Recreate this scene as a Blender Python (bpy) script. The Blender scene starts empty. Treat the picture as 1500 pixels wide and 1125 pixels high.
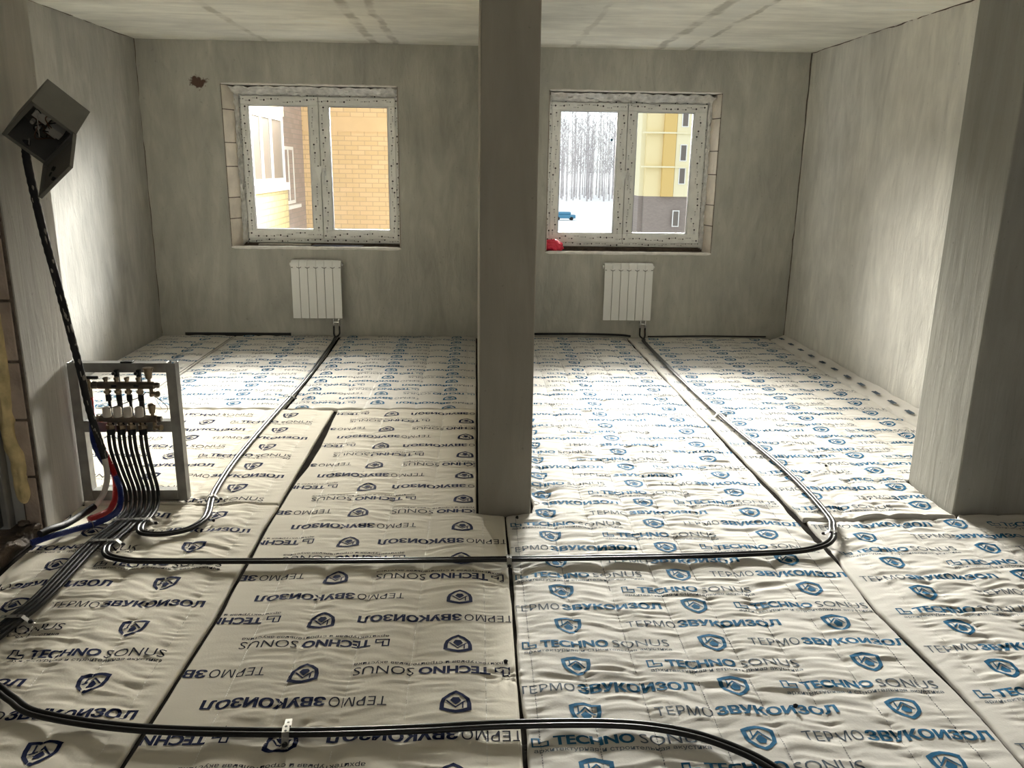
import bpy, bmesh, math, random
import numpy as np
from mathutils import Vector, Matrix
from math import pi, sin, cos, radians
SC = bpy.context.scene
COL = SC.collection
random.seed(7)
RNG = np.random.default_rng(11)

# ------------------------------------------------------------------ camera, sky, light, exposure
F_PX, PITCH, YAW, ROLL, HC = 1199.66, .26115, .046115, .01495, 1.6509
cam_d = bpy.data.cameras.new('camera')
cam_d.sensor_fit = 'HORIZONTAL'; cam_d.sensor_width = 36.0
cam_d.lens = 36.0 * F_PX / 1500.0
cam_d.clip_start = .05; cam_d.clip_end = 1000
cam = bpy.data.objects.new('camera', cam_d); COL.objects.link(cam)
_f = Vector((sin(YAW)*cos(PITCH), cos(YAW)*cos(PITCH), -sin(PITCH)))
_r = Vector((cos(YAW), -sin(YAW), 0)); _u = _r.cross(_f)
_rr = cos(ROLL)*_r + sin(ROLL)*_u; _uu = -sin(ROLL)*_r + cos(ROLL)*_u
cam.matrix_world = Matrix(((_rr.x, _uu.x, -_f.x, 0), (_rr.y, _uu.y, -_f.y, 0), (_rr.z, _uu.z, -_f.z, HC), (0, 0, 0, 1)))
SC.camera = cam

W = bpy.data.worlds.new('overcast_sky'); SC.world = W; W.use_nodes = True
W.node_tree.nodes['Background'].inputs[0].default_value = (.93, .97, 1.0, 1)
W.node_tree.nodes['Background'].inputs[1].default_value = 1.55

def area(name, loc, target, sx, sy, power, color, spread=180):
    d = bpy.data.lights.new(name, 'AREA'); d.shape = 'RECTANGLE'; d.size = sx; d.size_y = sy
    d.energy = power; d.color = color; d.spread = radians(spread)
    o = bpy.data.objects.new(name, d); COL.objects.link(o); o.location = loc
    o.rotation_euler = (Vector(target) - Vector(loc)).to_track_quat('-Z', 'Y').to_euler()
    return o
# added panels standing in for sky, unseen outside above each window
area('sky_panel_left_window', (-.8, 10.4, 4.6), (-1.1, 6.2, .3), 3.2, 2.6, 440, (1.0, .97, .92), 85)
area('sky_panel_right_window', (3.0, 12.4, 5.2), (1.7, 6.0, 1.0), 5.4, 4.4, 850, (.98, .99, 1.0))
# added lower panels, unseen, pushing light deep into the rooms
area('low_panel_left_window', (-.1, 14.8, 4.15), (-.8, 6.0, 2.0), 5.0, 2.6, 2500, (1.0, .95, .88), 80)
area('low_panel_right_window', (3.6, 14.8, 4.15), (2.6, 6.0, 2.0), 7.0, 2.6, 3600, (1.0, .985, .955), 110)
# added fill lamp at an unseen rear window behind the camera
area('fill_rear_window', (1.2, -2.9, 1.6), (1.0, 3, 1.2), 2.4, 1.5, 9, (1.0, .90, .76))

SC.view_settings.view_transform = 'Standard'; SC.view_settings.look = 'None'
SC.view_settings.exposure = 0.10; SC.view_settings.gamma = 1.0
SC.view_settings.use_curve_mapping = False
try:
    SC.cycles.use_denoising = True; SC.cycles.diffuse_bounces = 6
    SC.cycles.sample_clamp_indirect = 6.0
except Exception: pass

# ------------------------------------------------------------------ room numbers (metres; z = 0 is the top of the mats)
D, XL, XR, H = 8.068, -3.088, 3.138, 2.704          # back wall, side walls, ceiling
PXL, PXR, PY = .017, .274, 3.739                      # partition end
QX, QY1, QY2 = 2.400, 4.155, 3.714                    # right pier
LX, LY1, LY2 = -1.967, 3.984, 3.559                   # left pier
ZF = -.034                                            # concrete under the mats
REAR, RSIDE = -3.0, 4.6

# ------------------------------------------------------------------ helpers
def tag(o, label=None, cat=None, group=None, kind=None):
    if label: o['label'] = label
    if cat: o['category'] = cat
    if group: o['group'] = group
    if kind: o['kind'] = kind
    return o
def empty(name, loc=(0, 0, 0), label=None, cat=None, group=None, kind=None):
    o = bpy.data.objects.new(name, None); COL.objects.link(o); o.location = loc
    o.empty_display_size = .1
    return tag(o, label, cat, group, kind)

class MB:
    def __init__(s): s.v = []; s.f = []; s.m = []
    def add(s, vs, fs, m=0):
        b = len(s.v); s.v += [tuple(p) for p in vs]
        s.f += [tuple(i + b for i in f) for f in fs]; s.m += [m]*len(fs); return s
    def box(s, x0, x1, y0, y1, z0, z1, m=0):
        return s.add([(x0,y0,z0),(x1,y0,z0),(x1,y1,z0),(x0,y1,z0),(x0,y0,z1),(x1,y0,z1),(x1,y1,z1),(x0,y1,z1)],
                     [(0,3,2,1),(4,5,6,7),(0,1,5,4),(1,2,6,5),(2,3,7,6),(3,0,4,7)], m)
    def obox(s, o, a, b, c, m=0):                     # corner o and three edge vectors (right handed)
        o, a, b, c = map(Vector, (o, a, b, c))
        return s.add([o, o+a, o+a+b, o+b, o+c, o+a+c, o+a+b+c, o+b+c],
                     [(0,3,2,1),(4,5,6,7),(0,1,5,4),(1,2,6,5),(2,3,7,6),(3,0,4,7)], m)
    def lathe(s, p, axis, prof, n=16, m=0):           # prof: (distance along axis, radius)
        p = Vector(p); ax = Vector(axis).normalized()
        a = ax.orthogonal().normalized(); b = ax.cross(a)
        vs = []; fs = []
        for (t, r) in prof:
            for k in range(n):
                w = 2*pi*k/n; vs.append(p + ax*t + (a*cos(w) + b*sin(w))*r)
        for i in range(len(prof)-1):
            for k in range(n):
                k2 = (k+1) % n; fs.append((i*n+k, i*n+k2, (i+1)*n+k2, (i+1)*n+k))
        fs.append(tuple(range(n-1, -1, -1))); fs.append(tuple((len(prof)-1)*n + k for k in range(n)))
        return s.add(vs, fs, m)
    def cyl(s, p, q, r, n=16, m=0, r2=None):
        p, q = Vector(p), Vector(q)
        return s.lathe(p, q-p, [(0, r), ((q-p).length, r if r2 is None else r2)], n, m)
    def tube(s, path, r, n=10, m=0, rfun=None):
        P = [Vector(p) for p in path]; N = len(P); vs = []; fs = []
        t0 = (P[1]-P[0]).normalized(); a = t0.orthogonal().normalized()
        for i in range(N):
            t = (P[min(i+1, N-1)] - P[max(i-1, 0)]).normalized()
            a = (a - t*a.dot(t)).normalized(); b = t.cross(a)
            rr = r if rfun is None else rfun(i/(N-1))
            for k in range(n):
                w = 2*pi*k/n; vs.append(P[i] + (a*cos(w) + b*sin(w))*rr)
        for i in range(N-1):
            for k in range(n):
                k2 = (k+1) % n; fs.append((i*n+k, i*n+k2, (i+1)*n+k2, (i+1)*n+k))
        fs.append(tuple(range(n-1, -1, -1))); fs.append(tuple((N-1)*n + k for k in range(n)))
        return s.add(vs, fs, m)
    def build(s, name, mats, parent=None, smooth=False, bevel=0, angle=35, segs=2):
        me = bpy.data.meshes.new(name); me.from_pydata(s.v, [], s.f)
        mats = mats if isinstance(mats, (list, tuple)) else [mats]
        for m in mats: me.materials.append(m)
        me.polygons.foreach_set('material_index', s.m)
        if smooth or bevel:
            me.polygons.foreach_set('use_smooth', [True]*len(s.f))
            try: me.set_sharp_from_angle(angle=radians(angle))
            except Exception: pass
        me.update()
        o = bpy.data.objects.new(name, me); COL.objects.link(o)
        if parent: o.parent = parent
        if parent is not None and parent.location.length > 0:
            o.matrix_parent_inverse = Matrix.Translation(-parent.location)
        if bevel:
            b = o.modifiers.new('bevel', 'BEVEL'); b.width = bevel; b.segments = segs; b.limit_method = 'ANGLE'; b.angle_limit = radians(40)
        return o

def spline(pts, n=12):                                 # Catmull-Rom through the points
    P = [Vector(p) for p in pts]; P = [P[0]*2-P[1]] + P + [P[-1]*2-P[-2]]; out = []
    for i in range(1, len(P)-2):
        a, b, c, d = P[i-1:i+3]
        for k in range(n):
            t = k/n
            out.append(.5*((2*b) + (c-a)*t + (2*a-5*b+4*c-d)*t*t + (3*b-a-3*c+d)*t**3))
    out.append(P[-2]); return out

# ------------------------------------------------------------------ materials
def newmat(name):
    m = bpy.data.materials.new(name); m.use_nodes = True
    nt = m.node_tree; return m, nt, nt.nodes['Principled BSDF']
def N(nt, typ, **kw):
    n = nt.nodes.new(typ)
    for k, v in kw.items(): setattr(n, k, v)
    return n
def pmat(name, col, rough=.5, metal=0.0, var=.0, vscale=20, bump=0.0, bscale=60, stretch=(1, 1, 1), spec=None):
    m, nt, b = newmat(name); L = nt.links
    b.inputs['Base Color'].default_value = (*col, 1); b.inputs['Roughness'].default_value = rough
    b.inputs['Metallic'].default_value = metal
    if spec is not None: b.inputs['Specular IOR Level'].default_value = spec
    tc = N(nt, 'ShaderNodeTexCoord'); mp = N(nt, 'ShaderNodeMapping'); mp.inputs['Scale'].default_value = stretch
    L.new(tc.outputs['Object'], mp.inputs['Vector'])
    if var:
        nz = N(nt, 'ShaderNodeTexNoise'); nz.inputs['Scale'].default_value = vscale; nz.inputs['Detail'].default_value = 4
        L.new(mp.outputs[0], nz.inputs['Vector'])
        mr = N(nt, 'ShaderNodeMapRange'); mr.inputs['From Min'].default_value = .3; mr.inputs['From Max'].default_value = .7
        mr.inputs['To Min'].default_value = 1-var; mr.inputs['To Max'].default_value = 1+var
        L.new(nz.outputs['Fac'], mr.inputs[0])
        mx = N(nt, 'ShaderNodeVectorMath', operation='SCALE'); mx.inputs[0].default_value = col
        L.new(mr.outputs[0], mx.inputs['Scale']); L.new(mx.outputs[0], b.inputs['Base Color'])
    if bump:
        nb = N(nt, 'ShaderNodeTexNoise'); nb.inputs['Scale'].default_value = bscale; nb.inputs['Detail'].default_value = 5
        L.new(mp.outputs[0], nb.inputs['Vector'])
        bp = N(nt, 'ShaderNodeBump'); bp.inputs['Strength'].default_value = bump; bp.inputs['Distance'].default_value = .01
        L.new(nb.outputs['Fac'], bp.inputs['Height']); L.new(bp.outputs[0], b.inputs['Normal'])
    return m

def plaster(name, base, streak=(3, 3, .8), spot=None, seams=None, amount=.15, bump=.7):
    """Raw cement plaster: trowel sweeps, streaks, patchy drying tone, pits."""
    m, nt, b = newmat(name); L = nt.links
    b.inputs['Roughness'].default_value = .93; b.inputs['Specular IOR Level'].default_value = .25
    tc = N(nt, 'ShaderNodeTexCoord')
    def noise(scale, detail, vec, rough=.55, dist=0):
        n = N(nt, 'ShaderNodeTexNoise'); n.inputs['Scale'].default_value = scale; n.inputs['Detail'].default_value = detail
        n.inputs['Roughness'].default_value = rough; n.inputs['Distortion'].default_value = dist
        L.new(vec, n.inputs['Vector']); return n.outputs['Fac']
    def rng(v, a, b_, c, d):
        r = N(nt, 'ShaderNodeMapRange'); r.inputs['From Min'].default_value = a; r.inputs['From Max'].default_value = b_
        r.inputs['To Min'].default_value = c; r.inputs['To Max'].default_value = d; L.new(v, r.inputs[0]); return r.outputs[0]
    def mul(a, c):
        n = N(nt, 'ShaderNodeMath', operation='MULTIPLY')
        for i, q in enumerate((a, c)):
            if isinstance(q, (int, float)): n.inputs[i].default_value = q
            else: L.new(q, n.inputs[i])
        return n.outputs[0]
    mp = N(nt, 'ShaderNodeMapping'); mp.inputs['Scale'].default_value = streak; L.new(tc.outputs['Object'], mp.inputs['Vector'])
    s1 = noise(1.3, 6, mp.outputs[0], .6, 1.2); s2 = noise(5.0, 5, mp.outputs[0], .6, .6)
    p1 = noise(1.1, 3, tc.outputs['Object']); pit = noise(38, 2, tc.outputs['Object'])
    v = mul(mul(rng(s1, .28, .72, 1-amount, 1+amount), rng(s2, .3, .7, 1-amount*.5, 1+amount*.5)), rng(p1, .3, .7, .86, 1.12))
    v = mul(v, rng(pit, .70, .76, 1.0, .8))
    col = N(nt, 'ShaderNodeVectorMath', operation='SCALE'); col.inputs[0].default_value = base; L.new(v, col.inputs['Scale'])
    out = col.outputs[0]
    hgt = mul(s2, 1.0)
    def overlay(fac, color):
        nonlocal out
        mx = N(nt, 'ShaderNodeMix', data_type='RGBA'); L.new(fac, mx.inputs[0]); L.new(out, mx.inputs[6]); mx.inputs[7].default_value = (*color, 1)
        out = mx.outputs[2]
    if spot:
        for (c, r, color) in spot:
            dn = N(nt, 'ShaderNodeVectorMath', operation='DISTANCE'); dn.inputs[1].default_value = c
            L.new(tc.outputs['Object'], dn.inputs[0])
            nn = noise(22, 4, tc.outputs['Object'], .7)
            ad = N(nt, 'ShaderNodeMath', operation='ADD'); L.new(rng(dn.outputs['Value'], 0, r, .62, 0), ad.inputs[0]); L.new(nn, ad.inputs[1])
            overlay(rng(ad.outputs[0], .78, .9, 0, 1), color)
    if seams:
        sx = N(nt, 'ShaderNodeSeparateXYZ'); L.new(tc.outputs['Object'], sx.inputs[0])
        wob = rng(noise(2.2, 4, tc.outputs['Object'], .65), .3, .7, -.03, .03)
        ax = N(nt, 'ShaderNodeMath', operation='ADD'); L.new(sx.outputs['X'], ax.inputs[0]); L.new(wob, ax.inputs[1])
        for (x, w, color, k) in seams:
            sb = N(nt, 'ShaderNodeMath', operation='SUBTRACT'); L.new(ax.outputs[0], sb.inputs[0]); sb.inputs[1].default_value = x
            ab = N(nt, 'ShaderNodeMath', operation='ABSOLUTE'); L.new(sb.outputs[0], ab.inputs[0])
            overlay(mul(rng(ab.outputs[0], w*.5, w, k, 0), rng(noise(3.2, 3, tc.outputs['Object']), .38, .58, .15, 1)), color)
    L.new(out, b.inputs['Base Color'])
    bp = N(nt, 'ShaderNodeBump'); bp.inputs['Strength'].default_value = bump; bp.inputs['Distance'].default_value = .012
    L.new(hgt, bp.inputs['Height']); L.new(bp.outputs[0], b.inputs['Normal'])
    return m

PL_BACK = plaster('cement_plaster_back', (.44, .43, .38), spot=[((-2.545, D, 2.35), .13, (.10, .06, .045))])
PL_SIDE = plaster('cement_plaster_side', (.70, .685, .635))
PL_PIERR = plaster('cement_plaster_pier_shaded', (.30, .29, .255), streak=(4, 4, .5), amount=.12, bump=.3)  # darker copy of the pier plaster; missing bounce light put into its colour
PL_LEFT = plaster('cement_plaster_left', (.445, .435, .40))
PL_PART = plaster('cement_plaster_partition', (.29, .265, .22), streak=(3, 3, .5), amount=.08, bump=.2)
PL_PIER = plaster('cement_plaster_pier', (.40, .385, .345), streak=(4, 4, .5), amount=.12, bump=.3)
CEIL = plaster('cast_concrete_ceiling', (.85, .84, .765), streak=(.7, 2.4, 1), bump=.3, amount=.15,
               seams=[(1.67, .05, (.36, .35, .30), .7), (1.95, .03, (.33, .32, .27), .7), (1.81, .12, (.80, .81, .76), .5),
                      (-.935, .05, (.36, .34, .28), .75), (-.745, .04, (.36, .34, .29), .7), (-1.92, .04, (.42, .40, .33), .7), (.9, .03, (.5, .48, .42), .4)])
CONC = pmat('rough_slab', (.022, .020, .018), .95, var=.3, vscale=9, bump=.5, bscale=25, spec=0)  # near-black slab: shade in the gaps between mats is put into its colour

def fabric(name, col, rough):
    m = pmat(name, col, rough, var=.05, vscale=3, bump=.06, bscale=140, spec=.03)
    return m
FAB_B = fabric('bonded_fabric_blue_print', (.61, .585, .54), .85)
FAB_N = fabric('bonded_fabric_navy_print', (.62, .58, .495), .85)
INK_TEAL = pmat('teal_ink', (.020, .105, .205), .8, spec=.05); INK_TEAL_T = pmat('grey_blue_ink', (.085, .11, .14), .8, spec=.05)
INK_NAVY = pmat('navy_ink', (.008, .013, .046), .8, spec=.04); INK_NAVY_T = pmat('dark_blue_ink', (.020, .021, .034), .8, spec=.04)
THREAD = pmat('stitch_thread', (.72, .70, .66), .5); THREADD = pmat('shaded_stitch_thread', (.16, .16, .165), .7)  # pale thread also carries the glint, dark copy the shade in stitch holes

ALU = pmat('galvanised_steel', (.36, .36, .35), .42, 1.0, var=.2, vscale=14)
STRAP = pmat('perforated_steel', (.30, .29, .265), .45, 1.0, var=.15)
BLACKP = pmat('black_plastic', (.012, .012, .013), .6, spec=.3)
PIPE = pmat('dark_grey_pipe', (.022, .0215, .021), .30, .0, spec=.17)
CHROME = pmat('chrome', (.6, .6, .58), .18, 1.0)
BRASS = pmat('nickel_brass', (.30, .24, .17), .32, 1.0, var=.2, vscale=40)
BARM = pmat('manifold_steel', (.20, .17, .14), .3, 1.0, var=.15, vscale=30)
WHITEP = pmat('white_plastic_cap', (.62, .57, .50), .45)
SLOT = pmat('recess_grey', (.16, .16, .15), .8)
RADW = pmat('white_enamel', (.86, .86, .82), .35)
PVC = pmat('pvc_film_frame', (.88, .88, .84), .35, var=.08, vscale=9, bump=.25, bscale=22)
PVCW = pmat('white_pvc', (.74, .74, .72), .3)
MARK = pmat('film_print', (.02, .018, .018), .5); MARKG = pmat('film_print_faint', (.50, .49, .48), .5)
GASKET = pmat('rubber_gasket', (.03, .03, .035), .5)
FOIL = pmat('foil_tape', (.74, .73, .70), .3, .35, var=.2, vscale=20, bump=.9, bscale=30)
BLOCK = pmat('aerated_block', (.62, .56, .47), .9, var=.14, vscale=7, bump=.4, bscale=40)
BLOCKL = pmat('dusty_block', (.44, .355, .29), .95, var=.2, vscale=9, bump=.6, bscale=40)
MORT = pmat('old_mortar', (.12, .095, .075), .95, var=.35, vscale=30, bump=.8, bscale=40)
FOAM = pmat('yellow_mounting_foam', (.66, .53, .27), .85, var=.25, vscale=16, bump=.8, bscale=25)
SEAL = pmat('brown_joint_foam', (.10, .075, .055), .95, var=.3, vscale=25, bump=.6, bscale=40)
DOORF = pmat('grey_door_frame', (.22, .215, .2), .5, var=.08)
DOORD = pmat('dark_door_leaf', (.05, .047, .043), .5)
DIRT = pmat('dirty_threshold', (.075, .056, .04), .95, var=.4, vscale=16, bump=1, bscale=30)
SILLP = pmat('plaster_sill', (.86, .83, .78), .9, var=.1, vscale=20, bump=.5)
RED = pmat('red_plastic_film', (.72, .03, .07), .38); 
REDP = pmat('red_corrugated_pipe', (.42, .018, .018), .4); BLUEP = pmat('blue_corrugated_pipe', (.012, .028, .17), .38)
HOSEW = pmat('grey_white_hose', (.52, .49, .43), .5, var=.1)
BOXG = pmat('grey_enclosure', (.155, .15, .13), .5, var=.05); BOXD = pmat('enclosure_inside', (.10, .095, .08), .6)
SPLAT = pmat('plaster_splash', (.26, .24, .21), .95); WIREB = pmat('brown_wire', (.12, .05, .02), .5); TERMW = pmat('terminal_block', (.5, .48, .42), .5)
TAPE = pmat('black_edge_tape', (.015, .015, .016), .7)

def glassmat():
    m, nt, b = newmat('window_glass'); L = nt.links
    tr = N(nt, 'ShaderNodeBsdfTransparent'); tr.inputs[0].default_value = (.97, .98, .97, 1)
    gl = N(nt, 'ShaderNodeBsdfGlossy'); gl.inputs['Roughness'].default_value = .02
    fr = N(nt, 'ShaderNodeFresnel'); fr.inputs[0].default_value = 1.35
    mx = N(nt, 'ShaderNodeMixShader'); L.new(fr.outputs[0], mx.inputs[0]); L.new(tr.outputs[0], mx.inputs[1]); L.new(gl.outputs[0], mx.inputs[2])
    L.new(mx.outputs[0], nt.nodes['Material Output'].inputs['Surface']); return m
GLASS = glassmat()

def brickmat(name, c1, c2, mortar, w=.26, h=.09, axis='XZ'):
    m, nt, b = newmat(name); L = nt.links; b.inputs['Roughness'].default_value = .9
    tc = N(nt, 'ShaderNodeTexCoord'); sx = N(nt, 'ShaderNodeSeparateXYZ'); cb = N(nt, 'ShaderNodeCombineXYZ')
    L.new(tc.outputs['Object'], sx.inputs[0]); L.new(sx.outputs[axis[0]], cb.inputs[0]); L.new(sx.outputs[axis[1]], cb.inputs[1])
    br = N(nt, 'ShaderNodeTexBrick'); L.new(cb.outputs[0], br.inputs['Vector'])
    br.inputs['Scale'].default_value = 1; br.inputs['Brick Width'].default_value = w; br.inputs['Row Height'].default_value = h
    br.inputs['Mortar Size'].default_value = .008; br.inputs['Color1'].default_value = (*c1, 1); br.inputs['Color2'].default_value = (*c2, 1); br.inputs['Mortar'].default_value = (*mortar, 1)
    L.new(br.outputs['Color'], b.inputs['Base Color']); return m
BR_OR = brickmat('orange_facing_brick', (.58, .41, .22), (.66, .47, .27), (.44, .32, .19))
BR_BN = brickmat('brown_facing_brick', (.30, .235, .20), (.36, .28, .24), (.27, .23, .2), axis='YZ')
BR_YE = brickmat('yellow_facing_brick', (.44, .35, .17), (.48, .38, .19), (.30, .235, .12), axis='YZ')
BR_BN2 = brickmat('brown_facing_brick_far', (.24, .20, .18), (.28, .235, .21), (.22, .19, .17))
OCH = pmat('ochre_balcony_panel', (.47, .38, .19), .8); YEL = pmat('yellow_panel', (.74, .63, .36), .8); ORA = pmat('orange_panel', (.62, .44, .16), .8); PALE = pmat('pale_yellow_panel', (.74, .68, .46), .8)
SNOW = pmat('snow', (.82, .83, .85), .9, var=.05, vscale=.05, bump=.3, bscale=.3)
BARK = pmat('hazed_grey_bark', (.46, .43, .435), .95, var=.3, vscale=.6); BIRCH = pmat('hazed_birch_bark', (.72, .70, .68), .9, var=.3, vscale=.8)  # bark lightened: snow haze over the far trees is put into its colour
FARGL = pmat('dull_window_glass', (.13, .11, .095), .3)

# ------------------------------------------------------------------ room shell
def S(mb, name, m, parent=None, **kw):
    o = mb.build(name, m, parent, **kw)
    if parent is None: o['kind'] = 'structure'
    return o
S(MB().box(XL-.6, RSIDE+.3, REAR-.3, D+.42, ZF-.2, ZF), 'floor', CONC)
S(MB().box(XL-.6, RSIDE+.3, REAR-.3, D+.42, H, H+.2), 'ceiling', CEIL)
WT = .40
WINL = (-2.350, -.728, .845, 2.336); WINR = (.680, 2.322, .826, 2.332)
xs = [XL-.6, WINL[0], WINL[1], WINR[0], WINR[1], RSIDE+.3]
mb = MB()
mb.box(xs[0], xs[1], D, D+WT, ZF, H); mb.box(xs[2], xs[3], D, D+WT, ZF, H); mb.box(xs[4], xs[5], D, D+WT, ZF, H)
for w in (WINL, WINR):
    mb.box(w[0], w[1], D, D+WT, ZF, w[2]); mb.box(w[0], w[1], D, D+WT, w[3], H)
S(mb, 'wall_back', PL_BACK)
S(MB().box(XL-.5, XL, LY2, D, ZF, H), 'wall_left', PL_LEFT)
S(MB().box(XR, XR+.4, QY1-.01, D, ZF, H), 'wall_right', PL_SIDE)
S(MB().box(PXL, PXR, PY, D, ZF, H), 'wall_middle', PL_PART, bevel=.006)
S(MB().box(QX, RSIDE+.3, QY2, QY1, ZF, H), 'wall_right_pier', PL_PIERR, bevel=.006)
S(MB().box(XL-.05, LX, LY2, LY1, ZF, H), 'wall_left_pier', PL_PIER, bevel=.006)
S(MB().box(RSIDE, RSIDE+.3, REAR, QY2, ZF, H), 'wall_right_front', BLOCKL)
DY0 = 2.62
mb = MB().box(LX-.35, LX, REAR, DY0, ZF, H).box(LX-.35, LX, DY0, LY2, 2.12, H)
S(mb, 'wall_left_front', PL_PIER)
mb = MB().box(LX-.35, RSIDE+.3, REAR-.3, REAR, ZF, .8).box(LX-.35, RSIDE+.3, REAR-.3, REAR, 2.4, H)
mb.box(LX-.35, -.1, REAR-.3, REAR, .8, 2.4).box(2.5, RSIDE+.3, REAR-.3, REAR, .8, 2.4)
S(mb, 'wall_rear', BLOCKL)
# dark joints: black tape along the foot of the back wall, grouted line where the right wall meets it
S(MB().box(-2.86, -1.83, D-.012, D-.001, -.03, .012), 'trim_1', TAPE)
S(MB().tube(spline([(.30, D-.008, .012), (.7, D-.010, .018), (1.1, D-.012, .020), (1.45, D-.02, .012), (1.56, D-.03, .002)], 8), .011, 8), 'trim_2', TAPE, smooth=True)
S(MB().tube([(1.74, D-.006, -.005), (2.3, D-.006, .004), (2.95, D-.006, .0)], .007, 8), 'trim_3', TAPE, smooth=True)
def crack(name, x, y, r):
    pts = [(x + RNG.normal(0, .004), y, z) for z in np.linspace(.0, H, 26)]
    S(MB().tube(pts, r, 6), name, MORT, smooth=True)
crack('trim_4', XR-.002, D-.002, .006); crack('trim_5', XL+.001, D-.001, .004)
def edge_line(name, p, q, r, jit=.004):
    p, q = Vector(p), Vector(q); n = 40
    pts = [p.lerp(q, i/n) + Vector((RNG.normal(0, jit), 0, RNG.normal(0, jit))) for i in range(n+1)]
    S(MB().tube(pts, r, 6), name, MORT, smooth=True)
edge_line('trim_6', (XR-.001, D, H-.001), (XR-.001, QY1, H-.001), .005)
edge_line('trim_7', (XL+.001, D, H-.001), (XL+.001, LY1, H-.001), .004)

# the doorway in the near left wall: raw block jamb, foam, frame, leaf
door = empty('door_1', (LX-.13, LY2, 0), kind='structure')
mb = MB()
zs = [ZF, .262, .53, .795, 1.062, 1.33, 1.60, 1.87, 2.11]
for a, b_ in zip(zs[:-1], zs[1:]):
    mb.box(LX-.078, LX-.014, LY2-.018, LY2-.001, a+.006, b_-.006)
o = mb.build('jamb_blocks', BLOCKL, door, bevel=.004)
MB().box(LX-.085, LX-.004, LY2-.012, LY2-.0005, ZF, 2.11).build('jamb_mortar', MORT, door)
# lumpy foam bead
def lumpy(name, path, r, amp, mat, parent, n=14, seed=0, sq=(1, 1)):
    rg = np.random.default_rng(seed); P = [Vector(p) for p in path]; vs = []; fs = []
    a = (P[1]-P[0]).orthogonal().normalized()
    for i in range(len(P)):
        t = (P[min(i+1, len(P)-1)] - P[max(i-1, 0)]).normalized(); a = (a - t*a.dot(t)).normalized(); b_ = t.cross(a)
        e = min(1, .35 + min(i, len(P)-1-i)*.5)
        for k in range(n):
            w = 2*pi*k/n; q = r*e*(1 + rg.normal(0, amp)); vs.append(P[i] + (a*cos(w)*sq[0] + b_*sin(w)*sq[1])*q)
    for i in range(len(P)-1):
        for k in range(n):
            k2 = (k+1) % n; fs.append((i*n+k, i*n+k2, (i+1)*n+k2, (i+1)*n+k))
    fs.append(tuple(range(n-1, -1, -1))); fs.append(tuple((len(P)-1)*n+k for k in range(n)))
    m = MB(); m.add(vs, fs); ob = m.build(name, mat, parent, smooth=True, angle=80)
    s_ = ob.modifiers.new('sub', 'SUBSURF'); s_.levels = 1; s_.render_levels = 2; return ob
lumpy('mounting_foam', [(LX-.092 + .006*sin(z*9) + (0.014 if z < .4 else 0), LY2-.022, z) for z in np.linspace(.135, 2.1, 60)], .03, .2, FOAM, door, seed=3)
MB().box(LX-.20, LX-.124, LY2-.075, LY2-.02, ZF+.06, 2.1).box(LX-.20, LX-.124, DY0, DY0+.05, ZF+.06, 2.1).box(LX-.20, LX-.124, DY0, LY2-.02, 2.05, 2.11).build('door_frame', DOORF, door, bevel=.006)
MB().box(LX-.19, LX-.150, DY0+.05, LY2-.075, .05, 2.05).build('door_leaf', DOORD, door)
mb = MB()
mb.box(LX-.34, LX-.02, DY0, LY2-.001, ZF, .035)
S(mb, 'trim_8', DIRT, bevel=.02)
lumpy('threshold_edge', [(LX-.03+.012*sin(y*23), y, .02+.012*sin(y*31)) for y in np.linspace(DY0+.05, LY2-.05, 60)], .022, .16, DIRT, door, seed=8)

# ------------------------------------------------------------------ windows
def marks(mb, x0, x1, z0, z1, y, vertical, rg):
    """printed arrows and faint lines of the protective film, a hair proud of the profile"""
    L = (z1-z0) if vertical else (x1-x0); n = int(L/.062)
    for i in range(n):
        t = (i+.5+rg.uniform(-.25, .25))/n*L; s_ = rg.uniform(.25, .75)
        cx, cz = ((x0+(x1-x0)*s_, z0+t) if vertical else (x0+t, z0+(z1-z0)*s_))
        r = rg.choice([.006, .0085, .0105]); yy = y-.0007
        mb.add([(cx-r, yy, cz), (cx, yy, cz-r), (cx+r, yy, cz), (cx, yy, cz+r)], [(0, 1, 2, 3)], 1)
        a, h = rg.uniform(.02, .035), .0016
        for k in range(2):
            dz = .006*(k-.5)
            if vertical: q = [(cx+dz-h, yy, cz-a-.015), (cx+dz+h, yy, cz-a-.015), (cx+dz+h, yy, cz-.013), (cx+dz-h, yy, cz-.013)]
            else: q = [(cx-a-.015, yy, cz+dz-h), (cx-.013, yy, cz+dz-h), (cx-.013, yy, cz+dz+h), (cx-a-.015, yy, cz+dz+h)]
            mb.add(q, [(0, 1, 2, 3)], 2)
def ring(mb, x0, x1, z0, z1, t, y0, y1, rg=None, m=0, tb=None):
    tb = tb or t
    mb.box(x0, x1, y0, y1, z1-t, z1, m); mb.box(x0, x1, y0, y1, z0, z0+tb, m)
    mb.box(x0, x0+t, y0, y1, z0+tb, z1-t, m); mb.box(x1-t, x1, y0, y1, z0+tb, z1-t, m)
    if rg is not None:
        marks(mb, x0, x1, z1-t, z1, y0, False, rg); marks(mb, x0, x1, z0, z0+tb, y0, False, rg)
        marks(mb, x0, x0+t, z0+tb, z1-t, y0, True, rg); marks(mb, x1-t, x1, z0+tb, z1-t, y0, True, rg)

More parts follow.
